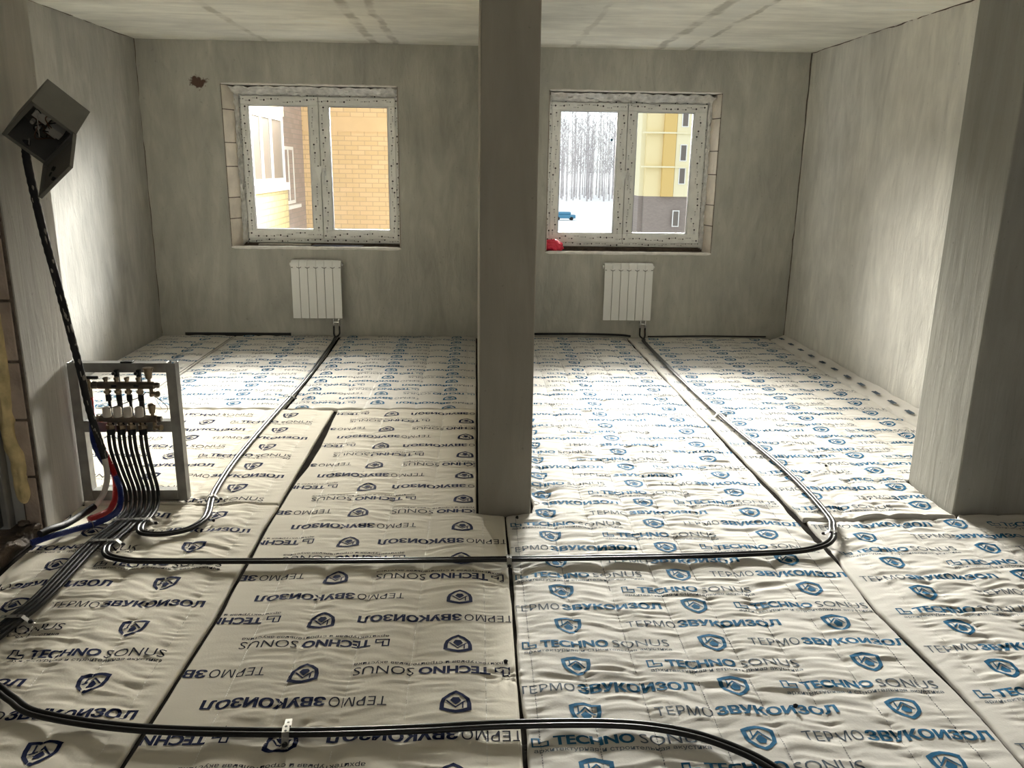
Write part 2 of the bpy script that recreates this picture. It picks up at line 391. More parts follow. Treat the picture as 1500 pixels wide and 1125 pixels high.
def make_window(name, op, fx0, fx1, fz0, fz1, glass, seed, handle, splay):
    rg = np.random.default_rng(seed); Y = D+.20
    w = empty(name, ((op[0]+op[1])/2, Y, op[2]), kind='structure')
    mb = MB(); ring(mb, fx0, fx1, fz0, fz1, .052, Y, Y+.07, rg); mb.build('frame', [PVC, MARK, MARKG], w, bevel=.004)
    xm = (glass[0][1]+glass[1][0])/2
    for i, (g0, g1) in enumerate(glass):
        a = fx0+.042 if i == 0 else xm+.003; b_ = xm-.003 if i == 0 else fx1-.042
        z0, z1 = fz0+.042, fz1-.042; gz0, gz1 = 1.0, 2.172
        mb = MB(); y0, y1 = Y-.018, Y+.05
        mb.box(a, b_, y0, y1, gz1, z1); mb.box(a, b_, y0, y1, z0, gz0); mb.box(a, g0, y0, y1, gz0, gz1); mb.box(g1, b_, y0, y1, gz0, gz1)
        marks(mb, a, b_, gz1, z1, y0, False, rg); marks(mb, a, b_, z0, gz0, y0, False, rg)
        marks(mb, a, g0, gz0, gz1, y0, True, rg); marks(mb, g1, b_, gz0, gz1, y0, True, rg)
        sash = mb.build('sash', [PVC, MARK, MARKG], w, bevel=.004)
        mb = MB(); ring(mb, g0, g1, gz0, gz1, .011, Y-.014, Y+.03); mb.build('glazing_bead', PVCW, sash, bevel=.003)
        mb = MB(); ring(mb, g0+.011, g1-.011, gz0+.011, gz1-.011, .004, Y-.004, Y+.022); mb.build('gasket', GASKET, sash)
        MB().box(g0+.008, g1-.008, Y+.008, Y+.014, gz0+.008, gz1-.008).build('pane', GLASS, sash)
        if i == handle:
            hx = xm + (.035 if i == 1 else -.035); hz = 1.56
            mb = MB().box(hx-.014, hx+.014, y0-.010, y0, hz-.035, hz+.035).cyl((hx, y0-.008, hz), (hx, y0-.045, hz), .010, 12).box(hx-.010, hx+.010, y0-.058, y0-.042, hz-.12, hz+.012)
            mb.build('handle', PVCW, sash, bevel=.004)
            # loose flap of film by the handle
            mb = MB(); pts = [(xm-.06, 1.60), (xm-.10, 1.42), (xm-.02, 1.46), (xm+.02, 1.62)]
            mb.add([(p[0], y0-.004-.012*(k % 2), p[1]) for k, p in enumerate(pts)], [(0, 1, 2, 3)]); fl = mb.build('film_flap', PVC, sash)
            sd = fl.modifiers.new('solid', 'SOLIDIFY'); sd.thickness = .001
    mb = MB(); e_ = .0008
    mb.box(op[0]+e_, op[1]-e_, Y+.012, Y+.066, op[2]+.012, fz0-e_); mb.box(op[0]+e_, op[1]-e_, Y+.012, Y+.066, fz1+e_, op[3]-e_)
    if fx0-op[0] > .014: mb.box(op[0]+.011, fx0-e_, Y+.012, Y+.066, op[2]+.013, op[3]-.002)
    if op[1]-fx1 > .014: mb.box(fx1+e_, op[1]-.011, Y+.012, Y+.066, op[2]+.013, op[3]-.002)
    mb.build('joint_foam', SEAL, w)
    MB().box(xm-.022, xm+.022, Y+.02, Y+.068, fz0+.05, fz1-.05).build('mullion', PVC, w)
    MB().box(op[0]+.012, op[1]-.012, Y-.03, Y+.012, op[2]+.011, fz0-.004).build('joint_foam', SEAL, w)
    # crinkled foil over the foam joint: top and both sides
    def foil(pts_a, pts_b, nm, sd):
        rgf = np.random.default_rng(sd); n = 46; m_ = 6; vs = []; fs = []
        A, B = [Vector(p) for p in pts_a], [Vector(p) for p in pts_b]
        for i in range(n+1):
            for j in range(m_+1):
                p = A[0].lerp(A[1], i/n).lerp(B[0].lerp(B[1], i/n), j/m_)
                vs.append(p + Vector((rgf.normal(0, .003), -abs(rgf.normal(0, .013)), rgf.normal(0, .007))))
        for i in range(n):
            for j in range(m_): fs.append((i*(m_+1)+j, (i+1)*(m_+1)+j, (i+1)*(m_+1)+j+1, i*(m_+1)+j+1))
        mm = MB().add(vs, fs); ob = mm.build(nm, FOIL, w, smooth=True, angle=60)
        sdm = ob.modifiers.new('solid', 'SOLIDIFY'); sdm.thickness = .0015
    zt = op[3]
    foil([(op[0]+.02, D+.10, zt-.012), (op[1]-.02, D+.10, zt-.012)], [(op[0]+.02, Y-.022, fz1-.034), (op[1]-.02, Y-.022, fz1-.034)], 'foil_tape', seed)
    foil([(op[0]+.012, D+.12, op[2]+.06), (op[0]+.012, D+.12, zt-.03)], [(fx0+.008, Y-.003, op[2]+.06), (fx0+.008, Y-.003, zt-.03)], 'foil_tape', seed+1) if splay[0] < .03 else foil([(op[0]+splay[0]-.006, D+.17, op[2]+.03), (op[0]+splay[0]-.006, D+.17, zt-.03)], [(op[0]+splay[0]+.040, Y-.010, op[2]+.03), (op[0]+splay[0]+.034, Y-.010, zt-.03)], 'foil_tape', seed+1)
    foil([(op[1]-.012, D+.12, op[2]+.06), (op[1]-.012, D+.12, zt-.03)], [(fx1-.008, Y-.003, op[2]+.06), (fx1-.008, Y-.003, zt-.03)], 'foil_tape', seed+2) if splay[1] < .03 else foil([(op[1]-splay[1]+.006, D+.17, op[2]+.03), (op[1]-splay[1]+.006, D+.17, zt-.03)], [(op[1]-splay[1]-.034, Y-.010, op[2]+.03), (op[1]-splay[1]-.036, Y-.010, zt-.03)], 'foil_tape', seed+2)
    # block reveals with joints, rough white sill lip
    for sx, x, sp in ((1, op[0], splay[0]), (-1, op[1], splay[1])):
        zz = np.linspace(op[2]+.005, zt-.004, 7) + np.array([0, .02, -.03, .01, -.02, .03, 0])
        def wedge(mb, z0, z1, t):
            pl = [(x+sx*.0005, D+.004), (x+sx*(.006+t), D+.004), (x+sx*(sp+t), D+.185), (x+sx*.0005, D+.185)]
            if sx < 0: pl = pl[::-1]
            mb.add([(p[0], p[1], z0) for p in pl]+[(p[0], p[1], z1) for p in pl], [(3, 2, 1, 0), (4, 5, 6, 7)]+[(k, (k+1) % 4, (k+1) % 4+4, k+4) for k in range(4)])
        mb = MB()
        for a, b_ in zip(zz[:-1], zz[1:]): wedge(mb, a+.004, b_-.004, .004+rg.uniform(-.002, .002))
        mb.build('reveal_blocks', BLOCK, w, bevel=.003)
        mb = MB(); wedge(mb, op[2]+.002, zt-.002, 0); mb.build('reveal_mortar', MORT, w)
    pts = [(x, D+.008, op[2]+.002) for x in np.linspace(op[0]-.01, op[1]+.012, 50)]
    lumpy('sill_lip', pts, .017, .12, SILLP, w, n=10, seed=seed+5, sq=(1.0, 1.0))
    MB().box(op[0]+.012, op[1]-.012, D+.03, Y+.05, op[2]+.0005, op[2]+.010).build('sill_bed', MORT, w)
    pts = [(x, D+.004, zt+.002) for x in np.linspace(op[0], op[1], 50)]
    lumpy('lintel_lip', pts, .010, .2, SILLP, w, n=10, seed=seed+6)
    return w
w1 = make_window('window_1', WINL, -2.268, -.735, .878, 2.292, [(-2.163, -1.587), (-1.410, -.838)], 21, 1, (.078, .008))
w2 = make_window('window_2', WINR, .690, 2.275, .872, 2.285, [(.803, 1.376), (1.549, 2.116)], 42, 1, (.006, .050))

# ------------------------------------------------------------------ noise for the mats
_perm = RNG.random((256, 256))
def vnoise(x, y):
    xi, yi = np.floor(x).astype(int), np.floor(y).astype(int); fx, fy = x-xi, y-yi
    fx = fx*fx*fx*(fx*(fx*6-15)+10); fy = fy*fy*fy*(fy*(fy*6-15)+10)
    g = lambda a, b_: _perm[a & 255, b_ & 255]
    return (g(xi, yi)*(1-fx)+g(xi+1, yi)*fx)*(1-fy) + (g(xi, yi+1)*(1-fx)+g(xi+1, yi+1)*fx)*fy
# places where a clamp or a crease pulls the cloth down: x, y, radius, depth
PINCH = [(-1.66, 3.60, .10, .014), (-1.50, 3.63, .07, .012), (-1.56, 3.37, .07, .014), (-1.64, 2.72, .06, .010), (-.565, 2.13, .07, .008),
         (.145, 3.21, .09, .014), (1.66, 3.42, .13, .020), (-1.34, 3.90, .08, .016), (-1.33, 5.80, .10, .012), (1.69, 5.35, .08, .012),
         (.29, 4.00, .11, .016), (1.80, 3.66, .10, .016), (.115, 3.05, .06, .012), (-1.93, 3.05, .09, .014), (-1.55, 2.56, .05, .008), (-.04, 4.35, .05, .008), (.10, 2.42, .05, .008)]
def height(M, X, Y):
    st = np.array(M['st']); d = np.abs(X[..., None]-st).min(-1)
    idx = np.searchsorted(np.sort(st), X); ss = np.concatenate([[-99], np.sort(st), [99]])
    a, b_ = ss[idx], ss[idx+1]; wid = b_-a; t = np.clip((X-a)/np.maximum(wid, 1e-6), 0, 1)
    inside = (a > -50) & (b_ < 50)
    pil = np.where(inside, np.abs(np.sin(pi*t))**.5, .12)
    A = M['wr']*np.interp(Y, [2.0, 4.4, 6.0, 8.0], M.get('wy', [1, 1, .8, .6]))
    ch = idx*13.7 + M['sd']                                # every channel creases on its own
    yw = Y + .09*vnoise(X*2.6+ch, Y*2.3) + .045*vnoise(X*8+ch, Y*7) + M.get('sk', 0)*X
    n1 = vnoise(X*5.5+ch, yw*26); n2 = vnoise(X*12+ch*3, yw*60+9); n3 = vnoise(X*5+ch, Y*6)
    rid = 1-np.abs(2*n1-1)*1.6
    near = np.exp(-(d/.038)**2)
    pk = vnoise(X*3+3, yw*46+ch*0)-.5; pk2 = vnoise(X*2+M['sd'], Y*80)-.5
    z = -M['amp']*(1-pil) + A*(1.15*(rid-.5)*(.1+.95*n3) + .55*(n2-.5))*(.15+.85*pil**.8) + near*A*(.9*pk+1.1*pk2) - .0015*(1-inside)
    z = z*np.where(inside, 1, .8)
    for (px, py, r, dp) in PINCH:
        rr = np.hypot(X-px, Y-py); m_ = rr < r*4
        if m_.any():
            ang = np.arctan2(Y-py, X-px)
            z = z - np.where(m_, dp*np.exp(-(rr/r)**2) + .0035*np.sin(ang*9+px*20)*np.exp(-((rr-r*.8)/(r*.7))**2), 0)
    z = np.minimum(z, .0055)
    return np.maximum(z, -.027) - .006
def interp(poly, y): 
    p = np.array(poly, float); return np.interp(y, p[:, 1], p[:, 0])

# print templates (flat, letters cut into small pieces so they can follow the cloth)
def text_mesh(s, offset, width, cap, shear=0.0):
    cu = bpy.data.curves.new('t', 'FONT'); cu.body = s; cu.size = 1; cu.offset = offset; cu.resolution_u = 3; cu.fill_mode = 'FRONT'
    ob = bpy.data.objects.new('t', cu); COL.objects.link(ob)
    dg = bpy.context.evaluated_depsgraph_get(); me = ob.evaluated_get(dg).to_mesh()
    v = np.array([p.co[:2] for p in me.vertices]); fs = [tuple(p.vertices) for p in me.polygons]
    ob.evaluated_get(dg).to_mesh_clear(); bpy.data.objects.remove(ob); bpy.data.curves.remove(cu)
    lo, hi = v.min(0), v.max(0)
    v = (v-lo)/(hi-lo)*np.array([width, cap]); v[:, 0] += shear*v[:, 1]
    return v, fs
def poly_mesh(polys):
    v = []; f = []
    for p in polys:
        b_ = len(v); v += list(p); f.append(tuple(range(b_, b_+len(p))))
    return np.array(v, float), f
def cut(v, fs, sx=.014, sy=.010):
    bm = bmesh.new(); vs = [bm.verts.new((p[0], p[1], 0)) for p in v]
    for f in fs:
        try: bm.faces.new([vs[i] for i in f])
        except Exception: pass
    lo, hi = v.min(0), v.max(0)
    for ax, st in ((0, sx), (1, sy)):
        for c in np.arange(lo[ax]+st*.5, hi[ax], st):
            co = [0, 0, 0]; co[ax] = c; no = [0, 0, 0]; no[ax] = 1
            bmesh.ops.bisect_plane(bm, geom=bm.verts[:]+bm.edges[:]+bm.faces[:], plane_co=co, plane_no=no, dist=1e-6)
    bmesh.ops.triangulate(bm, faces=bm.faces[:])
    for i, q in enumerate(bm.verts): q.index = i
    V = np.array([q.co[:2] for q in bm.verts]); F = np.array([[q.index for q in f.verts] for f in bm.faces], int); bm.free()
    if len(F):
        e1 = V[F[:, 1]]-V[F[:, 0]]; e2 = V[F[:, 2]]-V[F[:, 0]]; cr = e1[:, 0]*e2[:, 1]-e1[:, 1]*e2[:, 0]
        F[cr < 0] = F[cr < 0][:, ::-1]; F = F[np.abs(cr) > 1e-10]
    return V, F
def merge(parts):                                     # (V, F, ink 0 bold / 1 thin, dx, dy)
    V = []; F = []; I = []; n = 0
    for (v, f, k, dx, dy) in parts:
        V.append(v+np.array([dx, dy])); F.append(f+n); I.append(np.full(len(f), k)); n += len(v)
    return np.concatenate(V), np.concatenate(F), np.concatenate(I)
def band(outer, inner):
    n = len(outer); return [[outer[i], outer[(i+1) % n], inner[(i+1) % n], inner[i]] for i in range(n)]
def templates(big):
    k = 1.0 if big else .94
    cap = .047*k; Wt = .585
    a = cut(*text_mesh('ТЕРМО', .0, Wt*.315, cap)); b_ = cut(*text_mesh('ЗВУКОИЗОЛ', .0245, Wt*.664, cap))
    termo = merge([(*a, 1, -Wt/2, -cap/2), (*b_, 0, -Wt/2+Wt*.332, -cap/2), (*b_, 0, -Wt/2+Wt*.332+.0026, -cap/2)])
    Wn = .535; cap = .046*k; x0 = -Wn/2
    h = cap; w = .052
    t_ = .0055
    logo = [[(0, 0), (t_, 0), (t_, h), (0, h)], [(t_, h-t_), (w*.5, h-t_), (w*.5, h), (t_, h)], [(w*.5-t_, .28*h), (w*.5, .28*h), (w*.5, h-t_), (w*.5-t_, h-t_)],
            [(t_, 0), (w*.62, 0), (w*.62, t_), (t_, t_)], [(w*.62, 0), (w, 0), (w, t_), (w*.62, t_)], [(w-t_, t_), (w, t_), (w, h*.55), (w-t_, h*.55)], [(w*.5, h*.55-t_), (w-t_, h*.55-t_), (w-t_, h*.55), (w*.5, h*.55)]]
    lg = cut(*poly_mesh(logo)); tn = cut(*text_mesh('TECHNO', .024, .243, cap)); so = cut(*text_mesh('SONUS', -.002, .205, cap))
    sub = cut(*text_mesh('архитектурная и строительная акустика', .005, Wn*.985, .0175))
    techno = merge([(*lg, 0, x0, -cap/2), (*tn, 0, x0+.066, -cap/2), (*tn, 0, x0+.0678, -cap/2), (*so, 1, x0+.326, -cap/2), (*sub, 1, x0+.006, -cap/2-.031)])
    sw, sh = .051, .056
    out = [(-1, .70), (-.5, .90), (0, 1.0), (.5, .90), (1, .70), (.98, .1), (.86, -.32), (.45, -.74), (0, -1.0), (-.45, -.74), (-.86, -.32), (-.98, .1)]
    inn = [(x*.72, y*.74) for x, y in out]
    O = [(x*sw, y*sh) for x, y in out]; I_ = [(x*sw, y*sh) for x, y in inn]
    polys = band(O, I_)
    roof = [[(-.56, -.10), (0, .50), (0, .36), (-.44, -.10)], [(0, .50), (.56, -.10), (.44, -.10), (0, .36)], [(-.30, -.10), (0, .24), (.30, -.10), (.16, -.36), (-.16, -.36)], [(-.42, .08), (-.34, .0), (-.34, .50), (-.42, .50)]]
    polys += [[(x*sw*1.18, y*sh*1.15) for x, y in p] for p in roof]
    # windings are fixed by cut()
    shd = cut(*poly_mesh(polys)); shield = merge([(*shd, 0, 0, 0)])
    return termo, techno, shield
TPL = {True: templates(True), False: templates(False)}

def make_mat(M):
    y0, y1 = M['y0'], M['y1']; L, R = M['left'], M['right']
    # rows: finer near the camera
    ys = [y0]
    while ys[-1] < y1:
        y = ys[-1]; ys.append(y + np.interp(y, [1.5, 1.9, 4, 8], [.03, .0062, .0085, .015]))
    ys = np.array(ys); ys = y0 + (ys-y0)*(y1-y0)/(ys[-1]-y0)
    for yb in M.get('ybreak', []): ys = np.sort(np.append(ys, [yb-.001, yb+.001]))
    wid = max(interp(R, y)-interp(L, y) for y in (y0, (y0+y1)/2, y1)); nx = int(wid/.0125)
    u = np.linspace(0, 1, nx+1); e = .008/wid
    u = np.unique(np.concatenate([[0, e*.25, e*.6, e], u[(u > e*1.4) & (u < 1-e*1.4)], [1-e, 1-e*.6, 1-e*.25, 1]]))
    Yg = np.repeat(ys[:, None], len(u), 1)
    EW = lambda y: M.get('wig', .004)*(vnoise(y*7+M['sd'], y*0+3)-.5)
    wig = M.get('wig', .004)*(vnoise(ys*7+M['sd'], ys*0+3)-.5)
    Lx, Rx = interp(L, ys)+wig, interp(R, ys)+wig*.7
    X = Lx[:, None] + (Rx-Lx)[:, None]*u[None]
    if 'y1x' in M:
        yt = np.interp(X, *zip(*M['y1x'])); Yg = np.where(Yg > y1-.3, yt - (y1-Yg)*(yt-(y1-.3))/.3, Yg)
    if 'y0x' in M:
        yb = np.interp(X, *zip(*M['y0x'])); Yg = np.where(Yg < y0+.3, yb + (Yg-y0)*((y0+.3)-yb)/.3, Yg)
    hy = .006*(vnoise(X*6+M['sd'], X*0)-.5)
    Yg = Yg + hy*np.exp(-((Yg-y1)/.05)**2)
    Z = height(M, X, Yg)
    dl = np.minimum(X-Lx[:, None], Rx[:, None]-X); de = np.minimum(dl, np.minimum(np.abs(Yg-Yg[:1]), np.abs(Yg[-1:]-Yg)))
    ro = np.clip(1-de/.008, 0, 1); lip = M.get('lip', 0)
    Z = Z - .007*ro**2
    if lip: Z = Z + lip*np.exp(-((Yg-y0)/.05)**2)*np.clip(1-np.abs(X-M['lipx'])/.5, .25, 1)
    ny, nxx = X.shape
    V = np.stack([X, Yg, Z], -1).reshape(-1, 3)
    ids = np.arange(ny*nxx).reshape(ny, nxx)
    Q = np.stack([ids[:-1, :-1], ids[:-1, 1:], ids[1:, 1:], ids[1:, :-1]], -1).reshape(-1, 4)
    rim = np.concatenate([ids[0, :], ids[1:, -1], ids[-1, -2::-1], ids[-2:0:-1, 0]])
    low = V[rim].copy(); low[:, 2] = ZF+.001; nb = len(V); lo_ids = nb+np.arange(len(rim)); V = np.concatenate([V, low])
    r2 = np.roll(rim, -1); l2 = np.roll(lo_ids, -1)
    Q = np.concatenate([Q, np.stack([rim, lo_ids, l2, r2], -1)])
    # the print
    TV = []; TF = []; TI = []; nv = len(V)
    termo, techno, shield = TPL[M['p'] > .29]
    p, t0, s0 = M['p'], M['t0'], M['s0']
    yc = np.concatenate
    def stamp(T, cx, cy):
        nonlocal nv
        v, f, k = T; q = v.copy()
        if M['rot']: q = -q
        q = q + np.array([cx, cy])
        ang = M.get('ang', 0)
        q[:, 1] += ang*(q[:, 0]-M['mid'])
        lx, rx = interp(L, q[:, 1])+EW(q[:, 1])+.005, interp(R, q[:, 1])+EW(q[:, 1])*.7-.005
        x = np.clip(q[:, 0], lx, rx); y = q[:, 1]
        yb_, yt_ = y0+.006, y1-.008
        if 'y1x' in M: yt_ = np.interp(x, *zip(*M['y1x']))-.008
        if 'y0x' in M: yb_ = np.interp(x, *zip(*M['y0x']))+.006
        y = np.clip(y, yb_, yt_)
        q = np.stack([x, y], -1)
        a = q[f[:, 1]]-q[f[:, 0]]; b_ = q[f[:, 2]]-q[f[:, 0]]; ok = np.abs(a[:, 0]*b_[:, 1]-a[:, 1]*b_[:, 0]) > 1e-10
        if not ok.any(): return
        z = height(M, x, y)
        if lip: z = z + lip*np.exp(-((y-y0)/.05)**2)*np.clip(1-np.abs(x-M['lipx'])/.5, .25, 1)
        dl_ = np.minimum(x-interp(L, y)-EW(y), interp(R, y)+EW(y)*.7-x); z = z - .007*np.clip(1-dl_/.008, 0, 1)**2
        TV.append(np.stack([x, y, z+.0013], -1)); TF.append(f[ok]+nv); TI.append(k[ok]+1); nv += len(q)
    for c in M.get('cols', (-1, 0, 1)):
        kmin, kmax = int((y0-s0)/p)-2, int((y1-s0)/p)+2
        for k in range(kmin, kmax+1):
            ysd = s0 + k*p + (p/2 if c % 2 else 0)
            if y0+.02 < ysd < y1-.02 and ysd > 1.5: stamp(shield, M['mid']+c*.512, ysd)
            yt = t0 + k*2*p - c*p/2
            if ysd is not None:
                for T, yy in ((termo, yt), (techno, yt+p)):
                    if y0+.02 < yy < y1-.02 and yy > 1.5: stamp(T, M['mid']+c*.425, yy)
    TH = 0
    for sx in M['st']:
        if M['mid'] is None: break
        yy = np.arange(max(y0+.012, 1.4), y1-.012, .0105)
        if 'y0x' in M: yy = yy[yy > np.interp(sx, *zip(*M['y0x']))+.01]
        yy = yy[(sx > interp(L, yy)+.008) & (sx < interp(R, yy)-.008)]
        if not len(yy): continue
        hw = .0016 if M.get('dark') else .0011; rows = []
        for (dx, dy) in ((-hw, 0), (hw, 0), (hw, .0035), (-hw, .0035), (-hw, .0070), (hw, .0070)):
            xx = np.full_like(yy, sx+dx); z = height(M, xx, yy+dy)+.0014
            rows.append(np.stack([xx, yy+dy, z], -1))
        n_ = len(yy); q = np.concatenate(rows); k_ = np.arange(n_)+nv
        TV.append(q); f4 = [(0, 1, 2), (0, 2, 3), (3, 2, 5), (3, 5, 4)]
        for t in f4: TF.append(np.stack([k_+n_*t[0], k_+n_*t[1], k_+n_*t[2]], -1)); TI.append(np.full(n_, 3))
        nv += len(q)
    me = bpy.data.meshes.new('quilted_mat')
    TVa = np.concatenate([V]+TV); TFa = np.concatenate(TF) if TF else np.zeros((0, 3), int); TIa = np.concatenate(TI) if TI else np.zeros(0, int)
    nq, nt_ = len(Q), len(TFa)
    me.vertices.add(len(TVa)); me.vertices.foreach_set('co', TVa.astype(np.float32).ravel())
    me.loops.add(nq*4+nt_*3); me.loops.foreach_set('vertex_index', np.concatenate([Q.ravel(), TFa.ravel()]).astype(np.int32))
    me.polygons.add(nq+nt_)
    me.polygons.foreach_set('loop_start', np.concatenate([np.arange(nq)*4, nq*4+np.arange(nt_)*3]).astype(np.int32))
    fab, i1, i2 = (FAB_N, INK_NAVY, INK_NAVY_T) if M['ink'] == 'navy' else (FAB_B, INK_TEAL, INK_TEAL_T)
    for m_ in (fab, i1, i2, THREADD if M.get('dark') else THREAD): me.materials.append(m_)
    me.polygons.foreach_set('material_index', np.concatenate([np.zeros(nq), TIa]).astype(np.int32))
    me.polygons.foreach_set('use_smooth', np.ones(nq+nt_, bool))
    me.update(); me.validate()
    o = bpy.data.objects.new('quilted_mat', me); COL.objects.link(o)
    tag(o, M['label'], 'insulation mat', 'quilted insulation mats on the floor')
    # stitching: short threads lying in every quilting line
    return o

MATS = [
 dict(left=[(-1.962, .3), (-1.962, 4)], right=[(-1.02, .3), (-1.015, 2.0), (-.985, 2.8), (-.995, 3.6), (-.985, 4)], y0=.3, y1=3.868, st=[-1.085, -1.27, -1.45, -1.63, -1.81], amp=.012, wr=.0056, sd=3, sk=.25,
      mid=-1.767, p=.331, t0=3.065, s0=3.225, rot=False, ink='navy', cols=(0, 1), label='navy printed quilted mat in the near left corner, under the pipe bundle'),
 dict(left=[(-3.07, 3), (-3.07, 6)], right=[(-.985, 3), (-.99, 4.3), (-.985, 6)], y0=3.878, y1=5.508, y0x=[(-3.1, 3.995), (-1.99, 3.995), (-1.95, 3.878), (0, 3.878)], st=[-1.085, -1.27, -1.45, -1.63, -1.81, -1.99, -2.17, -2.35, -2.53, -2.71, -2.89], amp=.010, wr=.003, sd=5, sk=.1,
      mid=-1.765, p=.322, t0=4.41, s0=4.56, rot=False, ink='navy', cols=(-2, -1, 0, 1), label='navy printed quilted mat behind the standing metal frame, print upright'),
 dict(left=[(-1.0, .3), (-.995, 2.0), (-.965, 2.8), (-.975, 3.6), (-.965, 4.2), (-.945, 4.4), (-.935, 4.75), (-.945, 5.0), (-.962, 5.6)], right=[(.135, .3), (.145, 3.6), (.145, 3.715), (.006, 3.735), (.004, 5.6)], ybreak=[3.72], y0=.3, y1=5.515, st=[.037, -.218, -.417, -.62, -.80], amp=.010, wr=.0036, sd=7, sk=.0,
      mid=-.572, p=.3295, t0=4.915, s0=2.434, rot=True, ink='navy', ang=-.004, cols=(-1, 0, 1), label='beige quilted mat with navy upside-down print, left of the central wall end'),
 dict(left=[(-3.07, 5), (-3.07, 9)], right=[(-2.380, 5), (-2.372, 9)], y0=5.53, y1=8.035, st=[-2.45, -2.63, -2.81, -2.99], amp=.009, wr=.0025, sd=9,
      mid=-3.112, p=.25, t0=7.076, s0=6.951, rot=False, ink='teal', cols=(0, 1), label='narrow quilted mat in the far left corner along the left wall'),
 dict(left=[(-2.366, 5), (-2.360, 9)], right=[(-1.342, 5), (-1.338, 7.2), (-1.365, 7.8), (-1.365, 9)], y0=5.53, y1=8.035, st=[-1.42, -1.6, -1.78, -1.96, -2.14, -2.3], amp=.009, wr=.0025, sd=11,
      mid=-1.712, p=.2466, t0=6.25, s0=5.635, rot=False, ink='teal', cols=(-1, 0, 1), label='quilted mat under the left radiator with upright blue print, left of the pipes'),
 dict(left=[(-1.318, 5), (-1.318, 7.2), (-1.33, 7.8), (-1.33, 9)], right=[(.004, 5), (.004, 9)], y0=5.528, y1=8.035, st=[-.06, -.24, -.42, -.6, -.78, -.96, -1.14, -1.26], amp=.009, wr=.0025, sd=13,
      mid=-.70, p=.2435, t0=5.79, s0=5.67, rot=True, ink='teal', cols=(-1, 0, 1), label='quilted mat at the rear of the left room with upside-down print, beside the central wall'),
 dict(left=[(.150, .3), (.160, 3.715), (.287, 3.735), (.287, 9)], right=[(1.575, .3), (1.60, 2.3), (1.565, 2.8), (1.60, 3.35), (1.575, 3.75), (1.55, 5.5), (1.515, 7.8), (1.515, 9)], ybreak=[3.72], y0=.3, y1=8.035, st=[.197, .372, .549, .749, .926, 1.10, 1.288, 1.49], amp=.011, wr=.0054, wy=[1, 1, .8, .45], sd=15, sk=.06, dark=True, wig=.016,
      mid=.862, p=.2548, t0=2.7175, s0=2.33, rot=False, ink='teal', cols=(-1, 0, 1), label='long wrinkled blue printed quilted mat between the central wall and the right pipes'),
 dict(left=[(1.60, 3), (1.615, 3.75), (1.565, 5.5), (1.535, 7.8), (1.535, 9)], right=[(2.382, 3), (2.384, 4.155), (2.965, 4.175), (2.965, 9)], ybreak=[4.16], y0=3.662, y1=8.035, st=[1.70, 1.87, 2.05, 2.23, 2.41, 2.6, 2.78, 2.90], amp=.010, wr=.0042, wy=[1.6, 1.3, .7, .5], sd=17, wig=.010, lip=.020, lipx=2.1,
      mid=2.287, p=.2502, t0=4.42, s0=3.806, rot=False, ink='teal', cols=(-1, 0, 1), label='quilted mat along the right wall, its near edge curling at the pier'),
 dict(left=[(1.592, .3), (1.617, 2.3), (1.582, 2.8), (1.617, 3.35), (1.63, 3.7)], right=[(4.5, .3), (4.5, 4)], y0=.3, y1=3.652, y1x=[(1.0, 3.652), (2.385, 3.652), (2.42, 3.70), (5, 3.70)], st=[1.72, 1.9, 2.08, 2.26, 2.44, 2.62, 2.8, 2.98, 3.16, 3.34, 3.6, 3.9, 4.2], amp=.011, wr=.0062, sd=19, sk=-.08, wig=.014,
      mid=2.345, p=.2598, t0=2.93, s0=3.06, rot=False, ink='teal', cols=(-1, 0, 1, 2), label='crumpled quilted mat in the near right corner, in front of the pier'),
]
for M in MATS: make_mat(M)
# turned-up strip of mat along the foot of the right wall
def upturn():
    ys = np.linspace(4.2, 8.0, 160); vs = []; fs = []
    prof = [(2.975, -.03), (2.985, -.010), (3.03, -.004), (3.075, .008), (3.105, .028), (3.118, .036), (3.127, .026), (3.128, -.03)]
    for i, y in enumerate(ys):
        for (x, z) in prof: vs.append((x + .006*(vnoise(np.array(y*5.), np.array(x*30))-.5), y, z + (.020*(float(vnoise(np.array(y*9.), np.array(x*14)))-.5) if z > -.02 else 0)))
    n = len(prof)
    for i in range(len(ys)-1):
        for j in range(n-1): fs.append((i*n+j, i*n+j+1, (i+1)*n+j+1, (i+1)*n+j))
    fs.append(tuple(range(n))); fs.append(tuple((len(ys)-1)*n+j for j in range(n-1, -1, -1)))
    mb = MB(); mb.add(vs, fs)
    rg = np.random.default_rng(4)
    for y in np.arange(4.35, 7.9, .25):
        for dx in (0, .02): mb.add([(3.035+dx, y, .012), (3.05+dx, y, .016), (3.05+dx, y+.09, .016), (3.035+dx, y+.09, .012)], [(0, 1, 2, 3)], 1)
    o = mb.build('edge_strip', [FAB_B, INK_TEAL_T], smooth=True, angle=60)
    tag(o, 'rough turned-up strip of mat along the foot of the right wall', 'insulation strip')
upturn()

